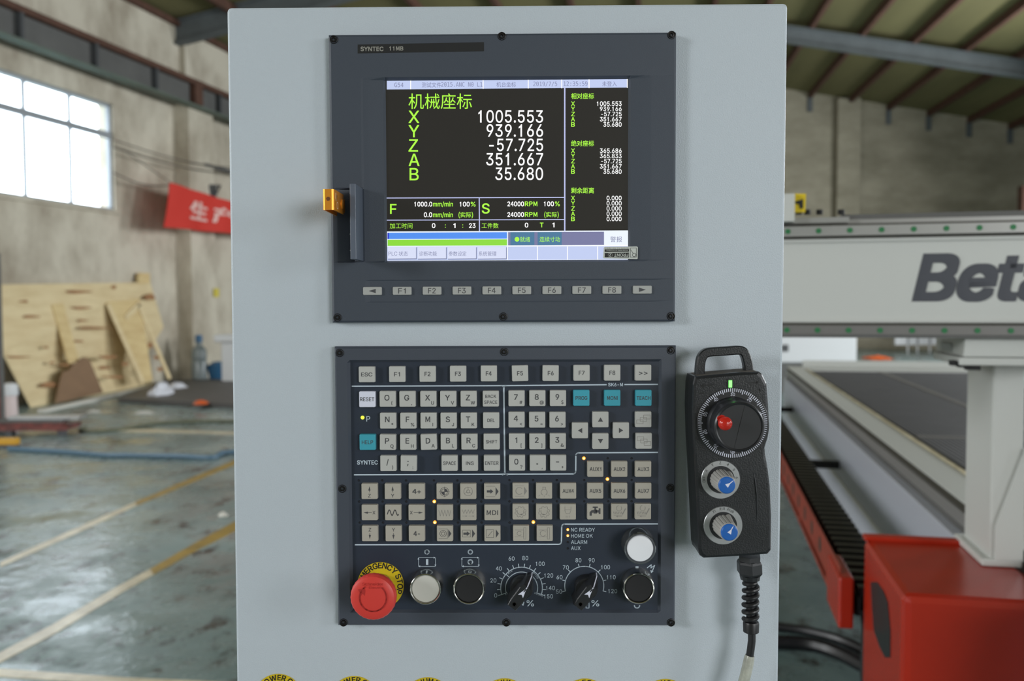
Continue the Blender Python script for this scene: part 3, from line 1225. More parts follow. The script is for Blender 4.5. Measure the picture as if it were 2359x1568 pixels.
for i in range(-3, 14):
    for hh in (hu, hl):
        p = mp(us[0]+du*i, vb-.0225, hh)
        if not ub0+.02 < us[0]+du*i < ub1-.02:
            continue
        if cap_m is None:
            cap_m = MB().lathe(p, [(.0065, 0), (.0065, .0008)], 20, -AM, NM).build('rail_plug', 'gdot', rm, label='round green plug in the steel rail')
        else:
            copyobj(cap_m, p-AM*.0004, rm)['label'] = 'round green plug in the steel rail'
# lettering "Beta"
hh0, hh1 = bh(692, 2120), bh(585, 2120)
u0 = mc(onbeam(2103, 690))[0]
ksc = hh1-hh0
pen = -.08
for ch in 'Beta':
    vs, fs, bb = glyphs(ch, 'sans', .036)
    _, _, adv = charm(ch, 'sans')
    MB().add([mp(u0+(pen+x)*ksc*1.0+y*ksc*.2, vb-.0008-li*.0001, hh0+y*ksc*.93+.03*ksc) for (x, y), li in zip(vs, _LAY[(ch, 'sans', .036)])], fs).build('letter', 'logo', rm)
    pen += adv*.94+.03
# gantry column, foot
hr = mc(PR(2030, 1300, 2.2))[2]-0
RB = PR(1990, 1237, 2.45)
hr = RB.z
rf = PH(2072, 1368, hr)
ur0, vr1, _ = mc(RB)
_, vr0, _ = mc(rf)
cfa = PH(2279, 1303, hr)
uc0, vc0, _ = mc(cfa)
vc1 = mc(PH(2222, 1249, hr))[1]
base_bm = MB()
hb0 = hr-.62
# sloping foot block, tapers inward towards the floor
base_bm.prism([mp(ur0, vr0, hr), mp(ur0, vr1, hr), mp(ur0+.9, vr1, hr), mp(ur0+.9, vr0, hr)], -Z*.001)
bl = [[mp(ur0+i*0, v, h) for v, h in ((vr0, hr), (vr1, hr), (vr1, hr-.45), (vr1-.12, hb0), (vr0-.0, hb0))] for i in (0,)]
UW = mc(PH(2224, 1160, EYE-.64))[0]-ur0-.03
base_bm = MB().prism(bl[0], NM*UW)
ft_ = base_bm.build('gantry_foot', 'mred', rm, normals=True, bevel=.018, label='glossy orange red foot block')
MB().add([mp(ur0-.001, vr0+.08+(vr1-vr0)*a, hr-b) for a, b in ((.5, .06), (.62, .06), (.5, .42), (.12, .44), (.05, .40), (.02, .16), (.3, .08))], [(0, 1, 2, 3, 4, 5, 6)])
slot = [(.60, .14), (.30, .14), (.06, .26), (.02, .44), (.12, .50), (.42, .36), (.60, .26)]
# black oblong opening on the outer side
sp = [PN(x, y, mp(ur0, 0, 0), NM) for x, y in ((2007, 1340), (2022, 1340), (2036, 1360), (2046, 1385), (2052, 1450), (2052, 1514), (2040, 1514), (2028, 1490), (2014, 1450), (2010, 1400))]
MB().prism([p-NM*.002 for p in sp], NM*.003).build('access_slot', 'black', ft_, normals=True, label='black oblong cover')
mbx(ur0-.004, ur0+UW, vr1-.035, vr1+.002, hr-.002, hr+.012).build('rear_lip', 'mred', ft_, bevel=.004)
mbx(ur0+.06, ur0+UW-.05, vr0+.1, vr1-.1, 0, hb0+.01).build('machine_leg', 'mdark', rm)
col_top = bh(770)
CW = ur0+UW-uc0
mbx(uc0, uc0+CW, vc0, vc1, hr, col_top).build('gantry_column', 'mw', rm, bevel=.006)
mbx(uc0-.02, uc0+CW, vc0-.01, vc1+.02, hr+.001, hr+.02).build('column_flange', 'mw', rm, bevel=.004)
gs = [mp(uc0+.05, vc0-.001, hr+.02), mp(uc0+.05, vc0-.12, hr+.02), mp(uc0+.05, vc0-.001, hr+.32)]
MB().prism([mp(uc0+.01, vc0, hr+.10), mp(uc0+.075, vc0, hr+.30), mp(uc0+CW, vc0, hr+.30), mp(uc0+CW, vc0, hr+.02), mp(uc0+.01, vc0, hr+.02)], -AM*.012).build('gusset_plate', 'mw', rm, normals=True)
hbk = bh(822)
mbx(mc(onbeam(2222, 800))[0], uc0+.7, vb+.0, vb+.26, bh(821), bh(778)).build('beam_bracket', 'mw', rm, bevel=.003)
mbx(mc(onbeam(2222, 800))[0]-.01, uc0+.7, vb+.0, vb+.24, bh(840), bh(822)).build('bracket_plate', 'mw', rm, bevel=.003)
MB().prism([onbeam(x, y, -.2) for x, y in ((2165, 786), (2222, 786), (2222, 842), (2195, 836), (2175, 830))], -AM*.1).build('gusset_plate', 'rail', rm, normals=True)
for i, (x, y) in enumerate(((2205, 836), (2222, 840), (2240, 846))):
    c = onbeam(x, y+1, -.02)
    a_ = mc(c)
    mbx(a_[0]-.014, a_[0]+.016, a_[1]-.01, a_[1]+.02, a_[2]-.005, a_[2]+.007).build('rubber_stop', 'blackm', rm)

# bed
hbed = EYE-.64
binner = PH(2226, 1089, hbed)
ui, vi, _ = mc(binner)
bo = PH(2224, 1160, hbed)
uo, vo, _ = mc(bo)
bfar = mc(PH(2000, 852, hbed))[1]
bnear = -.6
mbx(uo, ui, bnear, bfar+.35, hbed-.004, hbed).build('side_rail_band', 'mw', rm)
mbx(ui-.012, ui, bnear, bfar, hbed, hbed+.006).build('yellow_edge', 'wline', rm)
mbx(ui, ui+1.5, bfar, bfar+.35, hbed-.06, hbed+.0).build('end_crossbar', 'mw', rm)
mbx(ui, ui+1.5, bfar+.33, bfar+.35, hbed, hbed+.06).build('end_lip', 'mw', rm)
mbx(ui, ui+1.5, bnear, bfar, hbed-.14, hbed-.05).build('bed_frame', 'mdark', rm)
# slotted bed panels: real slats
slat = None
vstart = bnear+.1
panels = [(vstart, vstart+1.1), (vstart+1.16, bfar-.02)]
sl = MB()
nsl = 0
for uu in [ui+.05+.022*i for i in range(62)]:
    sl.frame_box(o0, NM, AM, Z, (uu, uu+.015, bnear, bfar, hbed-.05, hbed-.015))
sl.build('bed_slats', 'bedm', rm, kind='stuff')
mbx(ui+.62, ui+.66, bnear, bfar, hbed-.05, hbed-.012).build('bed_divider', 'railg', rm)
v_x = mc(PH(2190, 1002, hbed))[1]
mbx(ui+.05, ui+1.4, v_x, v_x+.05, hbed-.05, hbed-.012).build('bed_divider', 'railg', rm)


def os_(px, py, d=0.0):             # on the outer vertical side plane
    return PN(px, py, mp(uo-d, 0, 0), NM)


h_a = os_(2224, 1160).z
def side_h(px, py):
    return mc(os_(px, py))[2]


h1_ = side_h(2195, 1160)   # dark groove bottom
h2_ = side_h(2160, 1160)
h3_ = side_h(2137, 1160)
mbx(uo+.004, uo+.1, bnear, bfar+.3, h1_, hbed-.004).build('dark_groove', 'mdark', rm)
mbx(uo-.004, uo+.1, bnear, bfar+.3, h2_, h1_).build('guide_rail', 'rail', rm)
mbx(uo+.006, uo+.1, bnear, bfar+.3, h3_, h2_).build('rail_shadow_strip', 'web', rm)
hlow = side_h(1945, 1210)
mbx(uo-.03, uo+.1, bnear, bfar+.3, hlow+.03, h3_).build('side_panel', 'mlav', rm, bevel=.003)
mbx(uo-.034, uo-.03, bnear, bfar+.3, hlow+(h3_-hlow)*.45, hlow+(h3_-hlow)*.5).build('panel_crease', 'mw', rm)
mbx(uo-.06, uo+.1, bnear, bfar-.6, hlow-.01, hlow+.03).build('bottom_flange', 'mlav', rm)
for v in (bnear+.3, (bnear+bfar)/2, bfar):
    mbx(uo+.08, uo+.2, v, v+.14, 0, hlow).build('bed_leg', 'mw', rm)
mbx(uo+.09, uo+1.4, bnear, bfar+.3, hlow, hbed-.1).build('bed_frame', 'mw', rm)
# small far box on the panel's far end
# drag chain in a perforated red tray beside the bed
uc_ = mc(CAM)[0]
hch = EYE-.84
vfar_c = bfar-.3
tr_ = thing('drag_chain', 'black slotted cable chain in a red perforated tray along the machine bed', 'cable chain', mp(uc_+.48, 2.0, .2))
uA = uc_+.452
wch = .115
vs0 = vr1+.06
vs1 = vfar_c
mbx(uA-.01, uA+wch+.01, vs0, vs1, hch-.075, hch-.06).build('chain_bed', 'blackm', tr_)
link0 = None
nlk = int((vs1-vs0)/.075)
for i in range(nlk):
    c = mp(uA+wch/2, vs0+.075*i+.03, hch-.02)
    if link0 is None:
        link0 = mbx(uA, uA+wch, vs0+.03-.019, vs0+.03+.019, hch-.06, hch+.005).build('chain_link', 'black', tr_, bevel=.004)
        dl = ORG[link0.name]-c
    else:
        copyobj(link0, c+dl, tr_)
for u in (uA-.006, uA+wch-.004):
    mbx(u, u+.01, vs0, vs1, hch-.06, hch-.02).build('chain_side', 'blackm', tr_)
ut = uc_+.406
M['tray'] = mat('orange_red_tray_paint', srgb(150, 58, 40), .5, noise=.3, nscale=14)
mbx(ut-.004, ut, vs0+.02, vs1, EYE-.885, EYE-.78).build('tray_side', 'tray', tr_)
mbx(ut, uA+wch+.03, vs0+.1, vs1, EYE-.93, EYE-.915).build('tray_floor', 'tray', tr_)
mbx(ut, ut+.03, vs0+.02, vs1, EYE-.885, EYE-.875).build('tray_ledge', 'tray', tr_)
for i in range(22):
    v = vs0+.45+i*.22
    if v < vs1:
        MB().lathe(mp(ut-.0042, v, EYE-.832), [(.028, 0), (.028, .001)], 20, -NM, AM).build('tray_hole', 'mdark', tr_)
for i in range(6):
    v = vs0+.3+i*.8
    mbx(ut, uA+wch, v, v+.03, EYE-.915, EYE-.885).build('tray_bracket', 'tray', tr_)
mbx(ut-.012, ut+.03, vs0-.02, vs0+.22, EYE-.95, EYE-.80).build('end_bracket', 'mred', tr_, bevel=.006)
for v in (vs0+.8, vs0+2.6, vs1-.3):
    mbx(ut+.02, uo+.05, v, v+.05, EYE-.97, EYE-.93).build('tray_arm', 'blackm', tr_)
# black cables under the tray
hose([(1780, 1478), (1860, 1482), (1930, 1502), (2010, 1545), (2080, 1600)], .03, 'cable', 'thick black cable on the floor by the red foot, nearer of two')
hose([(1780, 1442), (1860, 1453), (1950, 1478), (2040, 1526), (2110, 1580)], .02, 'cable', 'thinner black cable on the floor behind the thick one')
sw = [mp(uA+.05, vs0+.1, hch-.05), mp(uA+.04, vs0-.02, hch-.10), mp(uA+.03, vs0-.06, hch-.22), mp(uA+.05, vs0-.05, .2), mp(uA+.1, vs0+.1, .04)]
MB().tube(sw, .035, 10).build('cable_loop', 'cable', tr_)

# far machines and clutter beyond the beam
c = PH(1880, 905, 0)
k = (c-CAM).dot(FW)/F
fm = thing('white_machine', 'white machine housing seen under the beam, far behind the router bed', 'machine', c)
MB().box(c+Vector((-110*k, 0, 70*k)), c+Vector((92*k, 60*k, 135*k))).build('housing', 'sink', fm, bevel=.02)
MB().box(c+Vector((-100*k, 5*k, 0)), c+Vector((60*k, 50*k, 70*k))).build('base', 'web', fm)
MB().box(c+Vector((-80*k, -2*k, 96*k)), c+Vector((-65*k, 0, 112*k))).build('vent', 'dark', fm)
c = PH(2090, 812, 0)
k = (c-CAM).dot(FW)/F
wk = thing('white_rack', 'white framed workbench against the far back wall, seen under the beam', 'bench', c)
for x in (0, 22, 50, 76):
    MB().box(c+Vector((x*k, 0, 0)), c+Vector(((x+3)*k, 3*k, 34*k))).build('leg', 'sink', wk)
MB().box(c+Vector((-28*k, 0, 18*k)), c+Vector((80*k, 10*k, 40*k))).build('top', 'sink', wk)
crumple('orange_cloth_heap', 2020, 826, 70, 10, .07, 'org', 'orange heap on the floor far behind the router bed', 'heap', 21)
c = PH(2353, 812, 0)
c = PR(2353, 700, 20)
c.z = 0
k = 20/F
rp = thing('storage_rack', 'dark steel rack upright with an orange arm at the far right edge', 'rack', c)
MB().box(c+Vector((-3*k, 0, 0)), c+Vector((8*k, .2, 405*k))).build('upright', 'rust', rp)
MB().box(c+Vector((-25*k, 0, 296*k)), c+Vector((40*k, .4, 306*k))).build('beam', 'dark', rp)
MB().prism([c+Vector((-16*k, -.1, 308*k)), c+Vector((30*k, -.1, 325*k)), c+Vector((30*k, -.1, 333*k)), c+Vector((-16*k, -.1, 314*k))], (0, .2, 0)).build('arm', 'org', rp, normals=True)
MB().box(c+Vector((-24*k, 0, 190*k)), c+Vector((-10*k, .3, 296*k))).build('panel', 'sink', rp)

# ================================================================== CABINET
zt = P(1166, 12).z
cab = thing('control_cabinet', 'tall light grey steel control cabinet facing the camera with control panels mounted on it', 'cabinet', (0, .2, .05))
TLp, TRp, BRp, BLp = P(522, 17), P(1815, 7), P(1793, 1568), P(545, 1568)
zlow = .12
def ext(a, b, z):
    t = (z-a.z)/(b.z-a.z)
    p = a+(b-a)*t
    return p
BL2, BR2 = ext(TLp, BLp, BLp.z-.02), ext(TRp, BRp, BRp.z-.02)
wmid = BR2.x-BL2.x
ol = [(BL2.x, zlow), (BR2.x, zlow), (BR2.x, BR2.z)]
rc = .0035
for a in (0, 30, 60, 90):
    ol.append((TRp.x-rc+rc*cos(radians(a)), TRp.z-rc+rc*sin(radians(a))))
for a in (90, 120, 150, 180):
    ol.append((TLp.x+rc+rc*cos(radians(a)), TLp.z-rc+rc*sin(radians(a))))
ol.append((BL2.x, BL2.z))


def inset(pts, e):
    cx = sum(p[0] for p in pts)/len(pts)
    x0, x1 = min(p[0] for p in pts), max(p[0] for p in pts)
    z0, z1 = min(p[1] for p in pts), max(p[1] for p in pts)
    return [(x+(e if x < cx else -e), z+(e if z < (z0+z1)/2 else -e)) for x, z in pts]


e = .0022
cbm = MB().loft([lo(inset(ol, 0), -.42), lo(ol, -e), lo(inset(ol, e*.3), -e*.3), lo(inset(ol, e), 0)], True, True)
cbm.build('cabinet_body', 'cab', cab, normals=True)
MB().box((BL2.x+.03, .03, 0), (BR2.x-.03, .40, zlow)).build('plinth', 'dark', cab)
# yellow name rings at the bottom
ringtxt = ['POWER ON', 'POWER OFF', 'VACUUM PUMP', 'VACUUM OFF', 'COLLECTOR', 'EMERGENCY STOP']
for (cx, top), t in zip(((642, 1549), (817, 1554), (986, 1557), (1163, 1559.5), (1348, 1560), (1533, 1561)), ringtxt):
    r = 56
    cy = top+r
    c = P(cx, cy, 0)
    rw = r*DIST/F
    ro = MB().lathe(c, [(rw*.5, 0), (rw, 0), (rw, .0008), (rw*.5, .0008), (rw*.5, 0)], 56, cap1=False).build('name_ring', 'yel', cab, label='round yellow name ring with black lettering')
    Ink(.0010).arctext(t, cx, cy, r*.80, 12, bold=.02, track=1.08).build('lettering', 'blk', ro)

# ------------------------------------------------------------------ display unit
D0 = 8*MM      # bezel front
xs_px = [761, 766, 775, 812, 833, 838, 850, 884, 889, 1448, 1453, 1485, 1500, 1552, 1556.5]
zs_px = [741.5, 737, 696, 693, 646, 643, 603, 599, 556, 434, 430, 182, 176, 160, 82, 77]
XX = [P(x, 410, -D0).x for x in xs_px]
ZZ = [P(1160, y, -D0).z for y in zs_px]


def dep(i, j):
    x, y = xs_px[i], zs_px[j]
    d = D0
    if i in (0, len(xs_px)-1) or j in (0, len(zs_px)-1):
        return D0-1.2*MM
    if 850 <= x <= 1485 and 599 <= y <= 182 or (850 < x < 1485 and 182 >= y >= 603):
        pass
    if 182 >= y >= 603:
        pass
    if 599 >= y >= 182:
        d = D0-{838: .25, 850: .45, 884: 1.5, 889: 3.6, 1448: 3.6, 1453: 1.5, 1485: .7, 1500: .35}.get(x, 0)*MM
    if 850 <= x <= 1500 and 646 <= y <= 693:
        d = D0-.5*MM
    if 775 <= x <= 833 and 434 <= y <= 599:
        d = 1*MM if x > 775 and x < 833 and 434 < y < 599 else D0-.8*MM
    if 775 <= x <= 833 and 434 <= y <= 599 and x not in (833, 775) or False:
        d = 1*MM
    return d


def bez_hole(i, j):
    return 889 <= xs_px[i] < 1448 and zs_px[j] <= 599 and zs_px[j] > 182


du_ = thing('display_unit', 'dark slate display unit with lit coordinate screen on the upper cabinet front', 'display', P(1160, 742, 0))
bz = relief(XX, ZZ, dep, bez_hole).build('bezel', 'bezel', du_)


def screws(parent, pts, d, proto=[None]):
    for x, y in pts:
        c = P(x, y, -d)
        if proto[0] is None:
            o = MB().lathe(c, [(3.5*MM, 0), (3.6*MM, .2*MM), (3.4*MM, .9*MM), (3.1*MM, 1.0*MM), (3.0*MM, .3*MM), (2.4*MM, .25*MM), (2.1*MM, 1.3*MM), (1.2*MM, 1.4*MM), (1.0*MM, .2*MM)], 24).build('screw', 'screw', parent)
            proto[0] = (o, ORG[o.name]-c)
        else:
            copyobj(proto[0][0], c+proto[0][1], parent)


screws(du_, ((769, 91.5), (1156, 83.5), (1547, 81), (777.5, 731), (1159.5, 729), (1545.5, 728)), D0-.3*MM)
# name strip
Ink(D0+.1*MM).poly([(824, 102.5), (1115, 97), (1115, 118), (824, 123)]).build('name_strip', mat('black_name_strip', srgb(30, 31, 33), .45), du_)
i_ = Ink(D0+.2*MM)
i_.text('SYNTEC', 857, 112.6, 9.5, w=53, bold=.022)
i_.text('11MB', 913, 111.6, 9, w=32, bold=.022)
i_.build('lettering', mat('grey_print', srgb(150, 148, 140), .5), du_)

# soft keys
DF = D0+1.2*MM


def keycap(name, m, wpx, hpx, d0, d1, r=.9*MM, e=.45*MM):
    k = (DIST-d1)/F
    w_, h_ = wpx*k, hpx*k
    mb = MB().loft([lo(rrect(0, 0, w_+.3*MM, h_+.3*MM, r, 3), d0), lo(rrect(0, 0, w_, h_, r, 3), d1-e), lo(rrect(0, 0, w_-.35*e, h_-.35*e, r*.9, 3), d1-.35*e), lo(rrect(0, 0, w_-2*e, h_-2*e, r*.6, 3), d1)], False, True)
    me = mb.mesh(name, Vector((0, -(d0+d1)/2, 0)))
    me.materials.append(M[m])
    return me, (d0+d1)/2


def putkey(name, me, dm, px, py, d1, parent, rot=0.0, label=None):
    c = P(px, py, -d1)
    o = bpy.data.objects.new(name, me)
    COL.objects.link(o)
    place(o, Vector((c.x, -dm, c.z)), parent)
    o.rotation_euler = (0, radians(rot), 0)
    if label:
        o['label'] = label
    return o


me, dm = keycap('soft_key', 'fkey', 43, 18.5, D0-.7*MM, DF)
for i, x in enumerate((857.5, 926, 995, 1064, 1133, 1202, 1271.5, 1340.5, 1410, 1480)):
    y = 670-i*.32
    o = putkey('soft_key', me, dm, x, y, DF, du_)
    ik = Ink(DF+.06*MM)
    if i == 0:
        ik.poly([(x-8, y), (x+8, y-5), (x+8, y+5)])
        o['label'] = 'grey soft key with left arrow'
    elif i == 9:
        ik.poly([(x+8, y), (x-8, y-5), (x-8, y+5)])
        o['label'] = 'grey soft key with right arrow'
    else:
        ik.text('F%d' % i, x, y, 12, w=17.5, bold=.006)
        o['label'] = 'grey soft key marked F%d' % i
    ik.build('legend', 'legend', o)

# screen ------------------------------------------------------------------
DS = D0-3.6*MM
scr = Ink(DS)
scr.poly([(886, 176), (1451, 172), (1451, 602), (886, 604)])
sco = scr.build('screen', 'glassblack', du_)
L1, L2, L3 = DS+.08*MM, DS+.14*MM, DS+.2*MM
TL_ = .0066
ik = Ink(L1).poly([(891, 182), (1446, 178.3), (1446, 201.5), (891, 206)]).build('header_bar', 'e_lav', sco)
q = Ink(L2)
for x in (946, 1113, 1217, 1294, 1357, 1445):
    yy = 182-(x-891)*TL_
    q.line([(x, yy), (x, yy+23.5)], 2)
q.build('header_divider', 'e_white', sco)
q = Ink(L3)
q.text('G54', 919, 195.5, 10, w=21, font='mono')
q.text('测试文件', 994, 195.5, 12, w=45)
q.text('2015.ANC N0 L1', 1064, 194.5, 10, w=95, font='mono')
q.text('机台坐标', 1166, 194.5, 12, w=45)
q.text('2019/7/5', 1256, 193, 10, w=55, font='mono')
q.text('12:35:59', 1326, 192.5, 10, w=55, font='mono')
q.text('未登入', 1404, 193, 12, w=34)
for x, t in ((986, '诊断功能'), (1054, '参数设定'), (1123, '系统管理')):
    q.text(t, x, 584, 11, w=41)
q.text('PLC', 905, 584, 9, w=20)
q.text('状态', 929, 584, 11, w=21)
q.text('警报', 1419.5, 551, 13, w=27)
q.pieces('grey_lettering', 'e_txt', sco)

g = Ink(L1)
g.text('机械座标', 1014, 233, 36, w=146)
for ch, x, y in (('X', 953.5, 269), ('Y', 953.5, 302), ('Z', 952, 335), ('A', 954, 368), ('B', 954, 401)):
    g.text(ch, x, y, 28, w={'X': 25, 'Y': 25, 'Z': 22, 'A': 25, 'B': 21}[ch], bold=.006)
w_ = Ink(L1)
for t, y, ww in (('1005.553', 268, 149), ('939.166', 300.5, 130), ('-57.725', 333.5, 124), ('351.667', 366.5, 131), ('35.680', 400, 110)):
    w_.text(t, 1251, y, 28, w=ww, anchor='r', bold=.005)
for t, yt, rows, vals in (('相对座标', 221, (238.7, 250.6, 262.5, 274.4, 286.5), ('1005.553', '939.166', '-57.725', '351.667', '35.680')),
                          ('绝对座标', 330, (347, 359, 371, 383, 395), ('365.686', '365.833', '-57.725', '351.667', '35.680')),
                          ('剩余距离', 438.5, (456, 468, 480, 492, 504), ('0.000',)*5)):
    g.text(t, 1342, yt, 13.5, w=53, bold=.008)
    for ch, y, v in zip('XYZAB', rows, vals):
        g.text(ch, 1320, y, 9.8, w=8.6, bold=.012)
        w_.text(v, 1432, y, 9.8, w={8: 57, 7: 50, 6: 42, 5: 34.5}[len(v)] - (3 if v[0] == '-' else 0), anchor='r', bold=.010)
g.text('F', 906, 481, 22, w=15, bold=.012)
g.text('S', 1119, 480, 22, w=18, bold=.012)
for y in (470, 494.5):
    g.text('mm/min', 1020.5, y, 10.3, w=46, bold=.016)
    g.text('RPM', 1223.5, y-.7, 10.3, w=29, bold=.016)
g.text('%', 1090, 470, 10.3, w=11, bold=.014)
g.text('%', 1284, 469.3, 10.3, w=11, bold=.014)
for x, y in ((1073, 494.5), (1270.5, 494)):
    g.text('实际', x, y, 12, w=25, bold=.006)
    g.text('(', x-15, y, 12)
    g.text(')', x+15, y, 12)
g.text('加工时间', 924, 520, 12.5, w=52)
g.text('工件数', 1129, 519.5, 12.5, w=39)
g.text(':', 1026, 519, 10, bold=.01)
g.text(':', 1066, 519, 10, bold=.01)
g.text('T', 1248, 518, 10.3, bold=.02)
g.pieces('green_lettering', 'e_green', sco)
for t, x, y, a, ww in (('1000.0', 995.5, 470, 'r', 41), ('0.0', 995.5, 494.5, 'r', 19), ('100', 1082, 470, 'r', 23), ('24000', 1207, 469.5, 'r', 38), ('24000', 1207, 494, 'r', 38),
                       ('100', 1276, 469.3, 'r', 23), ('0', 999, 519.5, 'c', 8), ('1', 1047, 519.5, 'c', 5), ('23', 1088, 519.5, 'c', 15), ('0', 1213, 518.3, 'c', 8), ('1', 1275, 518, 'c', 5)):
    w_.text(t, x, y, 10.3, w=ww, anchor=a, bold=.018)
w_.pieces('white_lettering', 'e_white', sco)
ln = Ink(L1)
ln.line([(891, 456), (1300, 454.5)], 2).cut()
ln.line([(891, 507), (1300, 505.5)], 2).cut()
ln.line([(1301, 203), (1301, 532)], 3).cut()
ln.line([(1104, 456), (1104.5, 532)], 2.4)
ln.pieces('divider_line', 'e_line', sco)
Ink(L1).poly([(891, 533), (1447, 530.5), (1447, 598), (892, 600.5)]).build('bottom_bar', 'e_wh2', sco)
Ink(L2).poly([(893, 536), (1168, 534.5), (1168, 549.5), (893, 550.5)]).build('blue_bar', 'e_blue', sco)
Ink(L3).poly([(892.5, 536), (896, 536), (896, 550.5), (892.5, 550.5)]).build('bar_end', 'e_dblue', sco)
Ink(L2).poly([(893, 552), (1168, 551), (1168, 565), (893, 566)]).build('green_bar', 'e_gbar', sco)
Ink(L2).poly([(1170.5, 534.5), (1391.5, 533.5), (1391.5, 564), (1170.5, 565)]).build('status_bar', 'e_slate', sco)
for a_, b_ in ((1176, 1231), (1238.5, 1294)):
    Ink(L3).poly([(a_, 534.4), (b_, 534.2), (b_, 564.4), (a_, 564.8)]).build('status_box', 'e_teal', sco)
g = Ink(L3+.06*MM)
g.disc(1191, 551, 5.4)
g.text('就绪', 1209.5, 551, 12, w=23)
g.text('连续寸动', 1266.5, 551, 12, w=47)
g.pieces('status_lettering', 'e_green', sco)
Ink(L2).poly([(892, 568.5), (1446, 565.7), (1446, 597), (892, 600)]).build('soft_key_bar', 'e_lav', sco)
for i in range(4):
    a_ = 893+i*69.1
    Ink(L2+.02*MM).poly([(a_+1, 570), (a_+67, 569.6), (a_+67, 597), (a_+1, 597.6)]).build('button_edge', 'e_shadow', sco)
    Ink(L2+.04*MM).poly([(a_, 569), (a_+65.5, 568.6), (a_+65.5, 595), (a_, 595.6)]).build('screen_button', 'e_lav2', sco)
q = Ink(L3)
for x in (1169, 1238, 1307, 1377):
    q.line([(x, 568), (x, 598)], 1.6)
q.line([(1169, 566.7), (1446, 565.5)], 1.8)
q.build('bar_divider', 'e_white', sco)

# sticker on the lower right screen corner
DK = D0+.15*MM
stk = Ink(DK)
stk.poly([(1391, 570), (1393, 568.3), (1467, 567.5), (1469.5, 569), (1469, 595.5), (1467, 596.5), (1391, 595), (1389, 593)])
M['sticker'] = mat('pale_sticker', srgb(198, 202, 196), .5)
so = stk.build('sticker', 'sticker', du_, label='small pale sticker with upside-down lettering')
q = Ink(DK+.05*MM)
q.poly([(1393, 582.5), (1449, 581.5), (1449, 592.8), (1393, 592.3)])
q.poly([(1393, 574), (1449, 573.5), (1449, 579.5), (1393, 580)])
q.text('REFERS TO THE INDEX', 1421, 571.5, 2.6, w=54, rot=180)
q.line([(1452, 571), (1466, 571), (1466, 592), (1452, 592)], 1, True)
q.ring(1461, 587, 4, 1)
q.line([(1453, 575), (1459, 584)], 1)
q.build('print', 'blk', so)
q = Ink(DK+.1*MM)
q.text('FRONT', 1431, 587.3, 7, w=33, rot=180, bold=.01)
q.text('2', 1406, 587.3, 6.5, rot=180, bold=.01)
q.ring(1406, 587.3, 5, 1)
q.text('PLEASE REFER TO THE MANUAL', 1421, 576.5, 2.4, w=50, rot=180)
q.build('white_print', 'sticker', so)

# port bay and door
M['bay'] = mat('dark_bay', srgb(38, 42, 50), .6)
bayx0, bayx1 = P(778, 500, -2*MM).x, P(831, 500, -2*MM).x
bz0, bz1 = P(800, 598, -2*MM).z, P(800, 436, -2*MM).z
MB().box((bayx0, -2*MM, bz0), (bayx1, -1.0*MM, bz1)).build('port_bay', 'bay', du_)
pt = Ink(2.4*MM).poly([(793, 536), (812, 536), (812, 579), (793, 579)]).build('port_surround', 'blackm', du_)
q = Ink(2.8*MM)
q.line([(812, 539), (800, 539), (796.5, 543), (796.5, 550), (799, 553), (799, 565), (796.5, 569), (800, 576), (812, 577)], 2.2)
q.build('port_shell', 'alum', pt)
xr = P(836, 520, -D0).x
fz0, fz1 = P(836, 601, -D0).z, P(836, 434, -D0).z
pd = 31*MM
M['door'] = mat('slate_door_plastic', srgb(92, 100, 114), .4)
xf = P(820, 520, -(D0+pd)).x
dr = MB()
th = P(820, 520, -(D0+pd)).x-P(806.5, 520, -(D0+pd)).x
pts = [(xr, -D0+1*MM), (xf, -D0-pd), (xf-th, -D0-pd), (xf-th, -D0-pd+3*MM), (xr-th*.7, -D0+1*MM)]
dr.prism([(x, y, fz0) for x, y in pts], (0, 0, fz1-fz0))
dr.build('port_door', 'door', du_, normals=True, bevel=.4*MM)

# ------------------------------------------------------------------ memory stick
us = thing('memory_stick', 'orange metal memory stick plugged into the left edge of the display unit', 'memory stick', P(800, 500, -2*MM))
kf = 50*MM
xa, xb = P(743, 455, -D0-kf).x, P(769, 455, -D0-kf).x
za, zb = P(755, 483, -D0-kf).z, P(755, 435, -D0-kf).z
tt = .9*MM
xo = xa+0.0
n_ = 6
prof = []
rcn = 2.2*MM
outer = [(xa, -8*MM)]
for i in range(n_+1):
    a = pi+ (pi/2)*i/n_
    outer.append((xa+rcn+rcn*cos(a), -D0-kf+rcn+rcn*sin(a)))
for i in range(n_+1):
    a = 3*pi/2+(pi/2)*i/n_
    outer.append((xb-rcn+rcn*cos(a), -D0-kf+rcn+rcn*sin(a)))
outer.append((xb, -20*MM))
inner = []
for x, y in outer:
    cx_, cy_ = (xa+xb)/2, -.02
    inner.append((x+(tt if x < cx_ else -tt), y+(tt if y < -D0-kf+rcn*1.01 and abs(x-cx_) < (xb-xa)/2-.1*MM else 0)))
sh = MB()
nO = len(outer)
vs = [(x, y, z) for z in (za, zb) for (x, y) in outer]+[(x, y, z) for z in (za, zb) for (x, y) in inner]
fs = []
for i in range(nO-1):
    fs.append((i, i+1, nO+i+1, nO+i))
    fs.append((2*nO+i, 3*nO+i, 3*nO+i+1, 2*nO+i+1))
    fs.append((i, 2*nO+i, 2*nO+i+1, i+1))
    fs.append((nO+i, nO+i+1, 3*nO+i+1, 3*nO+i))
for i in (0, nO-1):
    fs.append((i, nO+i, 3*nO+i, 2*nO+i))
sh.add(vs, fs)
sh.build('swivel_cover', 'orange', us, normals=True)
zc = (za+zb)/2
MB().box((xa+1.6*MM, -26*MM, za+2.5*MM), (xb-1.6*MM, -6*MM, zb-2.5*MM)).build('stick_body', 'orange', us, bevel=.5*MM)
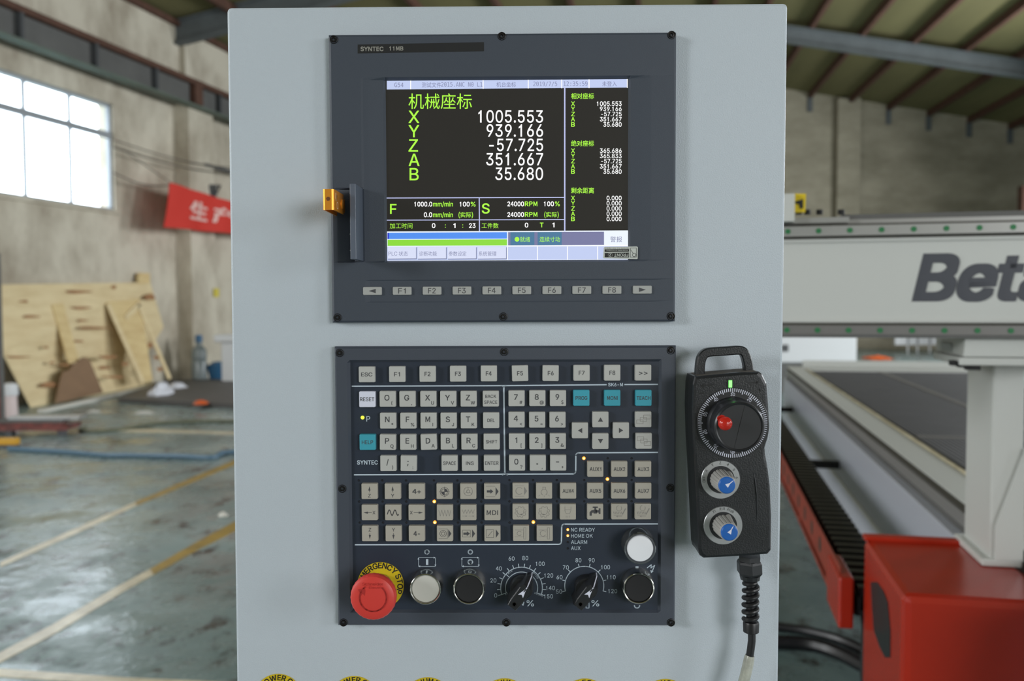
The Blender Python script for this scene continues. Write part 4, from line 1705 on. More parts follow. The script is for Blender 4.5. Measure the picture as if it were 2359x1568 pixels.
MB().box((xa+2.2*MM, -8*MM, za+3*MM), (xb-2.2*MM, -1.9*MM, zb-3*MM)).build('plug', 'alum', us)
MB().lathe((xb, -27*MM, zc-.5*MM), [(4.2*MM, -.2*MM), (4.2*MM, .5*MM), (3.5*MM, 1.0*MM), (1*MM, 1.3*MM)], 24, Vector((1, 0, 0)), Vector((0, 1, 0))).build('pivot_rivet', 'orange', us)
fm_ = MB()
fm_.lathe(((xa+xb)/2, -D0-kf-.05*MM, zc+.5*MM), [(1.8*MM, 0), (1.8*MM, .03*MM)], 6)
fm_.build('lanyard_hole', mat('dark_orange_hole', srgb(110, 60, 20), .6), us)
mk = MB()
yy0 = -D0-kf+6*MM
vs_, fs_, bb_ = glyphs('BETA', 'sans', .02)
s_ = 3.2*MM/(bb_[3]-bb_[2])
mk.add([(xb+.06*MM, yy0+4*MM+(y-bb_[2])*s_*.9, zc+4.5*MM-(x-bb_[0])*s_*.45) for x, y in vs_], fs_)
for yy, ln_ in ((0, 5), (2.2, 6.5)):
    mk.box((xb+.02*MM, yy0+yy*MM, zc+6*MM-ln_*MM), (xb+.07*MM, yy0+(yy+.6)*MM, zc+6*MM))
ccy, ccz = yy0+7.5*MM, zc-3.5*MM
for i in range(20):
    a0, a1 = 2*pi*i/20, 2*pi*(i+1)/20
    mk.add([(xb+.06*MM, ccy+r*cos(a), ccz+r*sin(a)) for r, a in ((3*MM, a0), (3*MM, a1), (2.4*MM, a1), (2.4*MM, a0))], [(0, 1, 2, 3)])
mk.build('marking', mat('engraved_pale_mark', srgb(236, 214, 180), .5), us)

# ------------------------------------------------------------------ keyboard panel
K0 = 8*MM
KM = 5*MM      # membrane depth
xs_px = [772, 776, 803, 809, 1517, 1523, 1553, 1556.5]
zs_px = [1441.5, 1438, 1411, 1406, 834, 828, 802, 797]
XX = [P(x, 1120, -K0).x for x in xs_px]
XX[0] = P(774, 1120, -K0).x
XX[1] = P(778, 1120, -K0).x
ZZ = [P(1160, y, -K0).z for y in zs_px]


def kdep(i, j):
    if i in (0, 7) or j in (0, 7):
        return K0-2.2*MM
    if i in (3, 4) and 3 <= j <= 4 or (j in (3, 4) and 3 <= i <= 4):
        return KM
    return K0


kp = thing('keypad_panel', 'dark slate operator panel with rows of square keys under the display unit', 'control panel', P(1160, 1441, 0))
relief(XX, ZZ, kdep, lambda i, j: i == 3 and j == 3).build('panel_frame', 'kbframe', kp)
# lower edge of the recess slopes more gently and wider
Ink(KM).poly([(804, 829), (1522, 829), (1522, 1411), (804, 1411)]).build('membrane', 'membrane', kp)
screws(kp, ((782.5, 812.5), (1161.5, 810), (1545.5, 806.5), (788.5, 1125), (1544, 1123), (791.5, 1433), (1166.5, 1433), (1545.5, 1433)), K0-.3*MM)
DP = KM+.08*MM
ln = Ink(DP)
ln.line([(811, 889.2), (1155, 888)], 2.8)
ln.line([(1155, 888), (1397, 885.8)], 2.8)
ln.line([(1439, 885.4), (1515, 885)], 2.8)
ln.line([(1160.5, 890), (1163, 1090)], 3.4)
for (cx, cy, a0) in ((1155, 894, 0), (1167, 894, 90)):
    ln.ring(cx, cy, 6, 3, a0, a0+90, 6)
for (cx, cy, a0) in ((1157, 1087, 270), (1169, 1087, 180)):
    ln.ring(cx, cy, 6, 3, a0, a0+90, 6)
ln.line([(816, 1093.2), (1320, 1091.3)], 3)
ln.ring(1320, 1085, 6.2, 3, 270, 360, 8)
ln.line([(1326.3, 1085), (1326.6, 1049)], 3)
ln.ring(1332.8, 1049, 6.2, 3, 90, 180, 8)
ln.line([(1332.8, 1042.8), (1515, 1041.6)], 3)
ln.line([(818, 1254.3), (1286, 1253.3)], 3)
ln.ring(1287, 1247, 6.2, 3, 270, 360, 8)
ln.line([(1293.3, 1247), (1294, 1213)], 3)
ln.ring(1300.3, 1213, 6.2, 3, 90, 180, 8)
ln.line([(1300.3, 1206.8), (1516, 1206.2)], 3)
ln.build('divider_lines', 'print', kp)
tx = Ink(DP)
tx.text('SK6-M', 1418, 885.6, 7.5, w=34, bold=.02)
tx.text('P', 848.5, 964.5, 12, w=9)
tx.text('SYNTEC', 846.5, 1064.7, 9, w=48, bold=.02)
for t, y, w__ in (('NC READY', 1219.8, 55), ('HOME OK', 1233.8, 50), ('ALARM', 1248, 37), ('AUX', 1262.2, 22)):
    tx.text(t, 1315.5, y, 8.3, w=w__, anchor='l', bold=.006)
tx.pieces('lettering', 'print', kp)

DKEY = KM+4*MM
keys = {}
for kind, m in (('key', 'key'), ('beige', 'key2'), ('teal', 'keyt'), ('white', 'keyw')):
    keys[kind] = keycap('key', m, 37.2, 36.6, KM-.2*MM, DKEY)
ncol = {'key': 'light grey', 'beige': 'beige', 'teal': 'teal', 'white': 'white'}


def key(x, y, kind='key', lab='', rot=0.0):
    me, dm = keys[kind]
    o = putkey('key', me, dm, x, y, DKEY, kp, rot)
    o['label'] = '%s key %s' % (ncol[kind], lab)
    return o


DL = DKEY+.06*MM


def tkey(x, y, main, kind='key', w=None, h=8.5, dx=0, dy=0, bold=.014, rot=0.0):
    o = key(x, y, kind, 'marked '+main, rot)
    Ink(DL).text(main, x+dx, y+dy, h, w=w, bold=bold).build('legend', 'legend', o)


def akey(x, y, main, sub, rot=0.0):
    o = key(x, y, 'key', 'marked %s and %s' % (main, sub), rot)
    i = Ink(DL)
    i.text(main, x-1.5, y-3, 12.5, w={'.': 4, '-': 7, '/': 5, ';': 3}.get(main), bold=.014)
    i.text(sub, x+10, y+9, 7.5, bold=.014)
    i.build('legend', 'legend', o)


tkey(844.8, 862.2, 'ESC', w=26)
for i, (x, y) in enumerate(((914.6, 861.6), (984.8, 861), (1055, 860.6), (1126, 860), (1198, 859.6), (1268.6, 859.3), (1340, 858.7), (1410.7, 858.5))):
    tkey(x, y, 'F%d' % (i+1), w=13.5, h=9.5, rot=(.0, 0, 0, 0, -1.2, .6, 0, 0)[i])
tkey(1481.9, 858.3, '>>', w=20, h=10)
tkey(845.7, 919.5, 'RESET', 'white', w=33)
tkey(846.5, 1018.2, 'HELP', 'teal', w=26)
for x, t in ((1339.5, 'PROG'), (1410.8, 'MONI'), (1482.7, 'TEACH')):
    tkey(x, 916.4, t, 'teal', w={'PROG': 27, 'MONI': 24, 'TEACH': 32}[t])
o = key(1130.5, 918.2, 'key', 'marked BACK SPACE')
Ink(DL).text('BACK', 1130.5, 912.5, 7.5, w=25, bold=.008).text('SPACE', 1130.5, 926, 7.5, w=30, bold=.008).build('legend', 'legend', o)
for x, y, t, w__ in ((1131.3, 968, 'DEL', 17), (1132.5, 1017, 'SHIFT', 26), (1035.5, 1066.6, 'SPACE', 29), (1082.3, 1066.6, 'INS', 18), (1133, 1066.3, 'ENTER', 31)):
    tkey(x, y, t, w=w__, h=7.6)
for x, y, a, b in ((892.8, 918.8, 'O', '('), (938.4, 918.8, 'G', ','), (986.5, 918.6, 'X', 'U'), (1032.4, 918.6, 'Y', 'V'), (1079.4, 918.4, 'Z', 'W'),
                   (893.7, 968.8, 'N', '*'), (940.4, 968.8, 'F', '%'), (987, 968.6, 'M', 'I'), (1033.3, 968.6, 'S', 'J'), (1079.8, 968.4, 'T', 'K'),
                   (893.2, 1018.2, 'P', 'Q'), (940, 1018, 'E', 'H'), (987.5, 1017.8, 'D', 'A'), (1033.6, 1017.4, 'B', 'L'), (1081.2, 1017.2, 'R', 'C'),
                   (894.3, 1067, '/', ')'), (941.2, 1067, ';', ':'),
                   (1190, 917.3, '7', '#'), (1238, 917, '8', '@'), (1285.5, 917, '9', '$'), (1190, 966.5, '4', '<'), (1237.5, 966.8, '5', '='), (1284.5, 966.8, '6', '>'),
                   (1190.8, 1016.5, '1', '['), (1238, 1016.5, '2', ']'), (1285.3, 1016, '3', '&'), (1191, 1066, '0', '?'), (1239, 1066, '.', ','), (1286, 1065.8, '-', '+')):
    akey(x, y, a, b, rot={'D': -1.6, ';': 1.0, 'P': .8}.get(a, 0))
for x, y, a, nm_ in ((1383.4, 966, 90, 'up'), (1336.3, 991.3, 180, 'left'), (1430.8, 991, 0, 'right'), (1383.4, 1016, 270, 'down')):
    o = key(x, y, 'key', 'with %s arrow' % nm_)
    c_, s_ = cos(radians(a)), sin(radians(a))
    Ink(DL).poly([(x+u*c_-v*s_, y-(u*s_+v*c_)) for u, v in ((5, 0), (-5, 6), (-5, -6))]).build('legend', 'legend', o)
for x, y, sgn in ((1482.2, 965.7, 1), (1483.4, 1015.5, -1)):
    o = key(x, y, 'key', 'with three stacked window outlines, %s of two' % ('upper' if sgn > 0 else 'lower'))
    i = Ink(DL)
    for k_ in (-1, 0, 1):
        cx, cy = x+k_*8, y-sgn*k_*5.5
        i.line([(cx-7.5, cy-4.5), (cx+7.5, cy-4.5), (cx+7.5, cy+4.5), (cx-7.5, cy+4.5)], .9, True)
    i.build('legend', 'legendthin', o)

# beige keys
XA = (851, 904.5, 959.8, 1024, 1078.5, 1133.6)
RA, RBy, RC = 1131.5, 1180.4, 1228.7


def ikey(x, y, lab, fn, strong=True, mm='legend'):
    o = key(x, y, 'beige', lab)
    i = Ink(DL)
    fn(i, x, y)
    i.build('legend', mm, o)


def arrow(i, x0, y0, x1, y1, w=1.0, head=6, hw=3):
    L = hypot(x1-x0, y1-y0)
    dx, dy = (x1-x0)/L, (y1-y0)/L
    bx, by = x1-dx*head, y1-dy*head
    i.line([(x0, y0), (bx, by)], w)
    i.poly([(x1, y1), (bx-dy*hw, by+dx*hw), (bx+dy*hw, by-dx*hw)])


def jog(axis, up):
    def f(i, x, y):
        if up:
            arrow(i, x, y+2, x, y-12, 1, 10, 2.6)
            i.text(axis, x, y+10, 8, bold=.008)
        else:
            arrow(i, x, y-1, x, y+13, 1, 10, 2.6)
            i.text(axis, x, y-9, 8, bold=.008)
    return f


ikey(851, RA, 'with up arrow and Z', jog('Z', True))
ikey(904.5, RA, 'with up arrow and Y', jog('Y', True))
tkey(959.8, RA, '4+', 'beige', w=20, h=10.5, bold=.02)
ikey(852, RC, 'with down arrow and Z', jog('Z', False))
ikey(906.4, RC, 'with down arrow and Y', jog('Y', False))
tkey(960, RC, '4-', 'beige', w=15, h=10.5, bold=.02)
ikey(851.4, RBy, 'with left arrow and X', lambda i, x, y: (arrow(i, x+5, y, x-14, y, 1, 10, 2.6), i.text('X', x+10, y, 7.5, bold=.008)))
ikey(959.4, RBy, 'with right arrow and X', lambda i, x, y: (arrow(i, x-6, y, x+15, y, 1, 10, 2.6), i.text('X', x-12, y, 7.5, bold=.008)))
ikey(905.2, RBy, 'with wave symbol', lambda i, x, y: i.line([(x-13+26*t/40, y-7*cos(t/40*4*pi-2.2)*(.9)) for t in range(41)], 2))


def refpt(i, x, y):
    i.ring(x, y+1, 10, .9)
    for a in (0, 180):
        i.poly([(x, y+1)]+[(x+7*cos(radians(a+90*t/6)), y+1-7*sin(radians(a+90*t/6))) for t in range(7)][::1] if a == 180 else [(x, y+1)]+[(x+7*cos(radians(90-90*t/6)), y+1+7*sin(radians(90-90*t/6))-0) for t in range(7)])
    i.poly([(x, y+1)]+[(x-7*cos(radians(90*t/6)), y+1-7*sin(radians(90*t/6))) for t in range(7)])
    i.line([(x-12, y+1), (x+12, y+1)], .7)
    i.line([(x, y-12), (x, y+13)], .7)


def refpt(i, x, y):
    y += 1
    i.ring(x, y, 10, .9)
    i.ring(x, y, 7, .9)
    for a0 in (0, 180):
        a0 = a0+180
        i.poly([(x, y)]+[(x+7*cos(radians(a0-90*t/6)), y+7*sin(radians(a0-90*t/6))) for t in range(7)])
    i.line([(x-12, y), (x+12, y)], .7)
    i.line([(x, y-12), (x, y+12)], .7)


def wheel(i, x, y):
    i.ring(x, y, 10, 1)
    i.ring(x, y, 3.5, 1)
    for a in (90, 210, 330):
        i.line([(x+3.5*cos(radians(a)), y-3.5*sin(radians(a))), (x+10*cos(radians(a)), y-10*sin(radians(a)))], .9)


def bigarrow(i, x, y):
    i.poly([(x-12, y-2.5), (x-4, y-2.5), (x-4, y-5.5), (x+3, y), (x-4, y+5.5), (x-4, y+2.5), (x-12, y+2.5)])
    i.poly([(x+8, y-10), (x+15, y), (x+8, y+10)])


def tri(i, x, y):
    i.poly([(x+8, y-10), (x+15, y), (x+8, y+10)])


ikey(1024, RA, 'with quartered circle', refpt)
ikey(1078.5, RA, 'with handwheel symbol', wheel, mm='legendthin')
ikey(1133.6, RA, 'with heavy arrow and triangle', lambda i, x, y: (bigarrow(i, x, y), i.line([(x-14, y-12), (x+7, y-12)], .6), i.line([(x-14, y+12), (x+7, y+12)], .6)))
zz = lambda i, x, y: i.line([(x-14+28*t/8, y+(8 if t % 2 else -6)) for t in range(9)], .9)
ikey(1024.7, RBy, 'with faint zigzag', zz, mm='legendthin')
ikey(1078.8, RBy, 'with faint zigzag and dashed arrow', lambda i, x, y: (i.line([(x-14+28*t/8, y-2+(4 if t % 2 else -5)) for t in range(9)], .9), arrow(i, x-14, y+8, x-2, y+8, .8, 4, 2), arrow(i, x+1, y+8, x+14, y+8, .8, 4, 2)), mm='legendthin')
tkey(1134.2, RBy, 'MDI', 'beige', w=26, h=10.5, bold=.012)


def boxarrow(i, x, y, fill=False):
    i.line([(x-14, y-11), (x+6, y-11), (x+6, y+11), (x-14, y+11)], .7)
    tri(i, x, y)


ikey(1024.8, RC, 'with circled target and triangle', lambda i, x, y: (boxarrow(i, x, y), i.ring(x-4, y, 7.5, .9), i.ring(x-4, y, 4, .9)))
ikey(1079.5, RC, 'with arrow in a box and triangle', lambda i, x, y: (i.line([(x-14, y-8), (x+4, y-8), (x+4, y+8), (x-14, y+8)], .7, True), bigarrow(i, x, y)))
ikey(1134.2, RC, 'with slashed box and triangle', lambda i, x, y: (i.line([(x-14, y-9), (x+3, y-9), (x+3, y+9), (x-14, y+9)], .7, True), i.line([(x-10, y+6), (x, y-6)], .8), tri(i, x, y)))

ikey(1199.3, 1130.4, 'with open circle and triangle', lambda i, x, y: (i.ring(x-3, y, 8, .9, 40, 320), i.line([(x-13, y-12), (x+8, y-12)], .7), i.line([(x-13, y+12), (x+8, y+12)], .7), tri(i, x, y)), mm='legendthin')
ikey(1253.5, 1130.4, 'with work lamp symbol', lambda i, x, y: (i.ring(x, y+3, 7, 1, -60, 240), i.line([(x-3, y-4), (x-3, y-9), (x+3, y-9), (x+3, y-4)], 1), i.line([(x-9, y+9), (x-13, y+12)], .8), i.line([(x+9, y+9), (x+13, y+12)], .8), i.line([(x, y+11), (x, y+14)], .8)), mm='legendthin')
tkey(1309, 1130.4, 'AUX4', 'beige', w=26)
for x, t in ((1371.5, 'AUX5'), (1426.9, 'AUX6'), (1482.2, 'AUX7')):
    tkey(x, 1130.2, t, 'beige', w=26.5)
for x, t in ((1371.7, 'AUX1'), (1427, 'AUX2'), (1482, 'AUX3')):
    tkey(x, 1080.3, t, 'beige', w=26.5)


def gear(fl_):
    def f(i, x, y):
        pts = []
        for t in range(48):
            a = 2*pi*t/48
            r = 13 if (t//3) % 2 else 10.5
            pts.append((x+r*cos(a), y+r*sin(a)))
        i.line(pts, .9, True)
        i.ring(x, y-1, 7.5, .9, 160 if fl_ else -20, 380 if fl_ else 200)
        arrow(i, x+6*fl_, y+6, x-2*fl_, y+6, .8, 5, 2)
    return f


ikey(1199.2, 1178.6, 'with faint gear, left of two', gear(1), mm='legendthin')
ikey(1253.5, 1178.6, 'with faint gear, right of two', gear(-1), mm='legendthin')
ikey(1308.3, 1178.6, 'with faint tool outline', lambda i, x, y: (i.line([(x-7, y-12), (x-7, y-3), (x-4, y+4), (x+4, y+4), (x+7, y-3), (x+7, y-12)], .9), i.line([(x-6, y-5), (x+6, y-5)], .7), i.line([(x-4, y+9), (x-4, y+13)], .8), i.line([(x, y+9), (x, y+13)], .8), i.line([(x+4, y+9), (x+4, y+13)], .8)), mm='legendthin')


def tap(i, x, y):
    i.poly([(x-13, y+9), (x-13, y+1), (x-8, y-4), (x+8, y-4), (x+8, y+2), (x-6, y+2), (x-8, y+4), (x-8, y+9)])
    i.poly([(x+8, y-8), (x+12, y-8), (x+12, y+5), (x+8, y+5)])
    i.poly([(x-2, y-11), (x+2, y-11), (x+2, y-4), (x-2, y-4)])
    i.poly([(x-6, y-12), (x+6, y-12), (x+6, y-9), (x-6, y-9)])
    i.poly([(x-4, y-5), (x+4, y-5), (x+4, y+4), (x-4, y+4)])


ikey(1371.3, 1178.4, 'with dark tap symbol', tap)


def convey(i, x, y):
    for k_ in range(6):
        i.line([(x-14+k_*3.6, y), (x-12+k_*3.6, y+5)], 1.3)
    i.line([(x+7, y+6), (x+14, y-7)], 2.4)
    i.line([(x-13, y+8), (x+7, y+8)], .8)
    i.ring(x-1, y-8, 6, .8, 100, 400)
    arrow(i, x+6, y+11, x-8, y+11, .8, 4, 2)


ikey(1427, 1178.2, 'with faint chip conveyor, left of two', convey, mm='legendthin')
ikey(1481.5, 1178, 'with faint chip conveyor, right of two', convey, mm='legendthin')
chuck = lambda r_: (lambda i, x, y: (i.line([(x-14, y-8), (x+6, y-8), (x+6, y+8), (x-14, y+8)], .8), i.line([(x+6, y-13), (x+11, y-13), (x+11, y+13), (x+6, y+13)], .9, True), i.ring(x-4, y, r_, .9, 30, 330)))
ikey(1200.3, 1228.2, 'with faint spindle outline and turning arrow', chuck(5), mm='legendthin')
ikey(1255, 1228.2, 'with faint spindle outline and circle', chuck(6.5), mm='legendthin')

# leds
ledp = [(x, y, None) for y, row in ((1106, (826.5, 880.5, 935.3, 999.7, 1053.7, 1108.5)), (1154.6, (827.5, 881.5, 936, 1054.7, 1109)), (1203, (829, 882.5, 936.5, 1055, 1109.7)),
                                    (1105.2, (1173.5, 1228, 1282.8, 1345.8, 1455)), (1154, (1173.7, 1228, 1283, 1346, 1401, 1455)), (1203, (1174,)), (1055, (1400, 1455)), (1248, (1308,)), (1262.3, (1308,))) for x in row]
lit = [(1000.6, 1154.6), (1001.8, 1202.5), (1399.3, 1103), (1228.7, 1202), (1345, 1055), (1308, 1219.3), (1308, 1233.3)]
k_ = (DIST-KM)/F
o1 = None
for x, y, _n in ledp:
    c = P(x, y, -KM)
    if o1 is None:
        o1 = MB().lathe(c, [(2.6*k_, 0), (2.6*k_, .2*MM), (1.6*k_, .6*MM)], 16).build('led', 'led_off', kp)
        dd = ORG[o1.name]-c
        o1['label'] = 'unlit dark indicator light'
    else:
        copyobj(o1, c+dd, kp)['label'] = 'unlit dark indicator light'
for x, y in lit:
    c = P(x, y, -KM)
    q_s = .78 if x == 1308 else 1.0
    o = MB().lathe(c, [(4.1*k_*q_s, 0), (4.1*k_*q_s, .2*MM), (3.5*k_*q_s, .8*MM), (1.8*k_*q_s, 1.3*MM)], 20).build('led', 'led_o', kp, label='lit orange indicator light')
    MB().lathe(c, [(2.4*k_*q_s, 1.31*MM), (1.2*k_*q_s, 1.4*MM)], 16).build('led_core', 'led_o2', o)
MB().lathe(P(835.3, 961.3, -KM), [(4.3*k_, 0), (4.2*k_, .4*MM), (3*k_, 1.2*MM)], 20).build('led', 'led_y', kp, label='lit yellow green indicator light beside the P')

# symbols over the push buttons
sy = Ink(DP)
for cx, inner in ((983.5, 'I'), (1083.5, 'O')):
    sy.ring(cx, 1271, 4.8, 2.6, n=24)
    x0, x1, y0, y1 = cx-19.5, cx+19.5, 1284, 1304
    arrow(sy, x0, y0, x1, y0, 1, 4, 2.4)
    arrow(sy, x1, y0, x1, y1, 1, 4, 2.4)
    arrow(sy, x1, y1, x0, y1, 1, 4, 2.4)
    arrow(sy, x0, y1, x0, y0, 1, 4, 2.4)
    if inner == 'I':
        sy.line([(cx+.5, 1288.5), (cx+.5, 1299.5)], 5.5)
    else:
        sy.ring(cx, 1294, 5, 2.8, n=24)
    sy.cut()
# dial 1
c1 = (1201.5, 1354)
R1 = 48
R1i = 37


def pol(c, r, a):
    return (c[0]+r*cos(radians(a)), c[1]-r*sin(radians(a)))


for R_, a0, a1 in ((R1, -18, 198), (R1i, -18, 198)):
    sy.ring(c1[0], c1[1], R_, 2, a0, a1, 60)
nums = ['0', '', '20', '', '40', '', '60', '', '80', '', '100', '', '120', '', '140', '150']
angs = [198-216*i/15 for i in range(16)]
labpos = {'0': (1142, 1371), '20': (1136.5, 1336.5), '40': (1149, 1309), '60': (1178.5, 1286), '80': (1210, 1285), '100': (1244.5, 1298), '120': (1264, 1325), '140': (1268, 1354), '150': (1263.5, 1373)}
for a_, t in zip(angs, nums):
    p0_, p1_ = pol(c1, R1, a_), pol(c1, R1+8, a_)
    sy.line([p0_, p1_], 1.8)
    if t:
        sy.text(t, *labpos[t], 9.3, w=6.8*len(t), bold=.003)
for a_ in (198, 138.5, 54, -18):
    sy.line([pol(c1, R1i, a_), pol(c1, R1, a_)], 1.6)
sy.cut()
for t, p_, r_ in (('x10', (1174.5, 1317), 38), ('x100', (1235, 1325), -55), ('x1', (1166, 1367), 20), ('x1000', (1241, 1368), -18)):
    sy.text(t, *p_, 5, rot=r_)
# dial 2
c2 = (1346, 1349)
R2 = 45
sy.cut()
sy.ring(c2[0], c2[1], R2, 2, -15, 195, 60)
for i, (t, p_) in enumerate((('50', (1288, 1362)), ('60', (1289, 1329)), ('70', (1303.5, 1306.5)), ('80', (1332.5, 1290)), ('90', (1363, 1290)), ('100', (1395, 1306)), ('110', (1408, 1329)), ('120', (1411.5, 1361)))):
    a_ = 195-30*i
    sy.line([pol(c2, R2, a_), pol(c2, R2+7, a_)], 1.8)
    sy.text(t, *p_, 9.3, w=6.8*len(t), bold=.003)
sy.text('%', 1221.5, 1389, 13.5, w=17, bold=.01)
sy.text('%', 1371.5, 1389, 13.5, w=18, bold=.01)
sy.cut()
sy.line([(1201, 1388), (1205, 1394), (1207, 1386)], 2)
sy.cut()
sy.line([(1328, 1397), (1348, 1397), (1348, 1386)], 1.4)
sy.line([(1350, 1400), (1350, 1388), (1357, 1388), (1357, 1400), (1350, 1400)], 1.4)
sy.cut()
sy.poly([(1464, 1304), (1471, 1304), (1471, 1311), (1464, 1311)])
sy.cut()
sy.line([(1491, 1307.5), (1500.5, 1300), (1499.5, 1308), (1508.5, 1301.5), (1502.5, 1315)], 1.9)
sy.poly([(1498, 1312.5), (1505.5, 1315), (1500, 1320)])
sy.cut()
sy.ring(1467.5, 1394, 6, 2.6, 180, 360, 16)
sy.pieces('printed_symbol', 'print', kp)


# push buttons
def pushbutton(bx, by, tx_, ty_, r_top, name, mcap, labels, tall=13, chrome='chrome'):
    c = P(bx, by, -KM)
    ct = P(tx_, ty_, -(KM+tall*MM))
    cc = Vector(((c.x+ct.x)/2, -KM, (c.z+ct.z)/2))
    R_ = r_top*(DIST-KM-tall*MM)/F
    T = tall*MM
    o = MB().lathe(cc, [(R_*1.06, 0), (R_*1.06, T*.15), (R_*1.0, T*.82), (R_*.975, T*.95), (R_*.93, T), (R_*.89, T*.97), (R_*.87, T*.8)], 64).build(name, chrome, kp, label=labels)
    MB().lathe(cc+Vector((0, 0, 0)), [(R_*.86, T*.7), (R_*.86, T*.86), (R_*.82, T*.9), (R_*.5, T*.87), (R_*.05, T*.86)], 64).build('button_cap', mcap, o)
    return o


pushbutton(983.5, 1346, 980, 1357, 37.5, 'push_button', 'white', 'white round push button in a chrome ring')
pushbutton(1082, 1346, 1080, 1356, 37.5, 'push_button', 'blackm', 'black round push button in a chrome ring, left')
pushbutton(1469, 1345, 1470, 1355, 37.5, 'push_button', 'blackm', 'black round push button in a chrome ring, under the white lamp')
# lamp button: taller with clear ring
c = P(1468.5, 1250, -KM)
R_ = 38*(DIST-.024)/F
M['clear'] = mat('clear_ring_plastic', srgb(120, 124, 127), .15, .8)
lp = MB().lathe(c, [(R_*1.03, 0), (R_*1.03, 4*MM), (R_, 5*MM), (R_*1.0, 16*MM), (R_*.97, 18*MM), (R_*.92, 18.4*MM), (R_*.82, 15.6*MM)], 64).build('lamp_button', 'clear', kp, label='white illuminated round button in a clear ring')
MB().lathe(c, [(R_*.81, 14*MM), (R_*.805, 17.4*MM), (R_*.77, 18.3*MM), (R_*.5, 19.0*MM), (R_*.05, 19.4*MM)], 64).build('lens', 'lens', lp)


# rotary selectors
def selector(base, front, ang, ln, nm_):
    bx, by = base
    c = P(bx, by, -KM)
    k2 = (DIST-KM)/F
    Tt = 23*MM
    o = MB().lathe(c, [(28*k2, 0), (28*k2, 1.5*MM), (26*k2, 8*MM), (25*k2, 9*MM), (10*k2, 9.4*MM)], 48).build('selector_knob', 'black', kp, label=nm_)
    a = radians(ang)
    ux, uz = cos(a), sin(a)
    vx, vz = -uz, ux

    def q_(u, v, d):
        return (c.x+ux*u+vx*v, -KM-d, c.z+uz*u+vz*v)
    L = 14.5*MM
    hw = 6.2*MM
    out = [(L, 1.2*MM), (L*.85, 3.2*MM), (L*.3, hw), (-L*.6, hw), (-L, hw*.85), (-L, -hw*.85), (-L*.6, -hw), (L*.3, -hw), (L*.85, -3.2*MM), (L, -1.2*MM)]
    top = [(min(u, L*.55) if u > 0 else u, v*.72) for u, v in out]
    top = [(u, v if u < L*.5 else v*1.4) for u, v in top]
    MB().loft([[q_(u, v, 1*MM) for u, v in out], [q_(u*.98, v*.98, 9*MM) for u, v in out], [q_(u, v*1.15, Tt-1*MM) for u, v in top], [q_(u*.97, v, Tt) for u, v in top]], True, True).build('handle', 'black', o, normals=True)
    # white pointer: arrow head on the front, line down the slope
    pw_ = MB()
    tt_ = Tt+.08*MM
    pw_.add([q_(L*.48, 0, tt_), q_(-L*.12, 2.6*MM, tt_), q_(-L*.0, 0, tt_), q_(-L*.12, -2.6*MM, tt_)], [(0, 1, 2, 3)])
    pw_.add([q_(L*.53, .45*MM, tt_), q_(L*.2, .45*MM, tt_), q_(L*.2, -.45*MM, tt_), q_(L*.53, -.45*MM, tt_)], [(0, 1, 2, 3)])
    pw_.add([q_(L*.56, .5*MM, Tt), q_(L*.56, -.5*MM, Tt), q_(L*1.0, -.5*MM, 9*MM), q_(L*1.0, .5*MM, 9*MM)], [(0, 1, 2, 3)])
    pw_.add([q_(L*1.0+.02*MM, .5*MM, 9*MM), q_(L*1.0+.02*MM, -.5*MM, 9*MM), q_(L*1.04, -.5*MM, 1*MM), q_(L*1.04, .5*MM, 1*MM)], [(0, 1, 2, 3)])
    pw_.build('pointer', 'keyw', o)
    cs = Vector(q_(-L*.72, 0, Tt))
    MB().lathe(cs, [(2.0*MM, 0), (2.0*MM, .15*MM), (1.5*MM, .2*MM), (1.3*MM, 0)], 20).build('set_screw', 'screw', o)


selector((1202, 1349), None, 53, 0, 'black selector knob with white pointer on the 0 to 150 dial')
selector((1350, 1349), None, 53, 0, 'black selector knob with white pointer on the 50 to 120 dial')

# emergency stop
ec = (877, 1347)
c = P(*ec, -KM)
rr = 54.5*(DIST-KM)/F
yr = MB().lathe(c, [(rr*.45, .0), (rr, 0), (rr, .7*MM), (rr*.45, .7*MM)], 72, cap1=False).build('warning_ring', 'yel', kp, label='yellow disc with black EMERGENCY STOP lettering')
i = Ink(KM+.8*MM)
i.arctext('EMERGENCY STOP', ec[0], ec[1], 45, 12.5, mid=72, bold=.022, track=1.02)
i.build('lettering', 'blk', yr)
hd = 38*MM
hc = P(860, 1375, -(KM+hd-4*MM))
ax = Vector((c.x, -KM, c.z))
off = Vector((hc.x-c.x, 0, hc.z-c.z))
es = MB().lathe(ax, [(28*(DIST-KM)/F, .7*MM), (28.5*(DIST-KM)/F, 2*MM), (27*(DIST-KM)/F, 9*MM), (24*(DIST-KM)/F, 12*MM), (21*(DIST-KM)/F, 12*MM)], 48).build('emergency_stop_button', 'chromed', kp, label='red mushroom emergency stop button on a chrome collar')
MB().tube([ax+Vector((0, -10*MM, 0)), Vector((c.x, -KM-hd+10*MM, c.z))+off*.3], 8*MM, 24).build('stem', 'blackm', es)
R_ = 54*(DIST-KM-hd+4*MM)/F
cx3 = Vector((c.x, -KM, c.z))+off
hdm = MB()
seg = 96
prof = [(R_*.55, hd-13*MM), (R_*.9, hd-11*MM), (R_*.985, hd-9*MM), (R_, hd-6*MM), (R_*.985, hd-3.5*MM), (R_*.93, hd-1.6*MM), (R_*.82, hd-.6*MM), (R_*.6, hd), (R_*.05, hd+.3*MM)]
hdm.lathe(cx3, prof, seg)
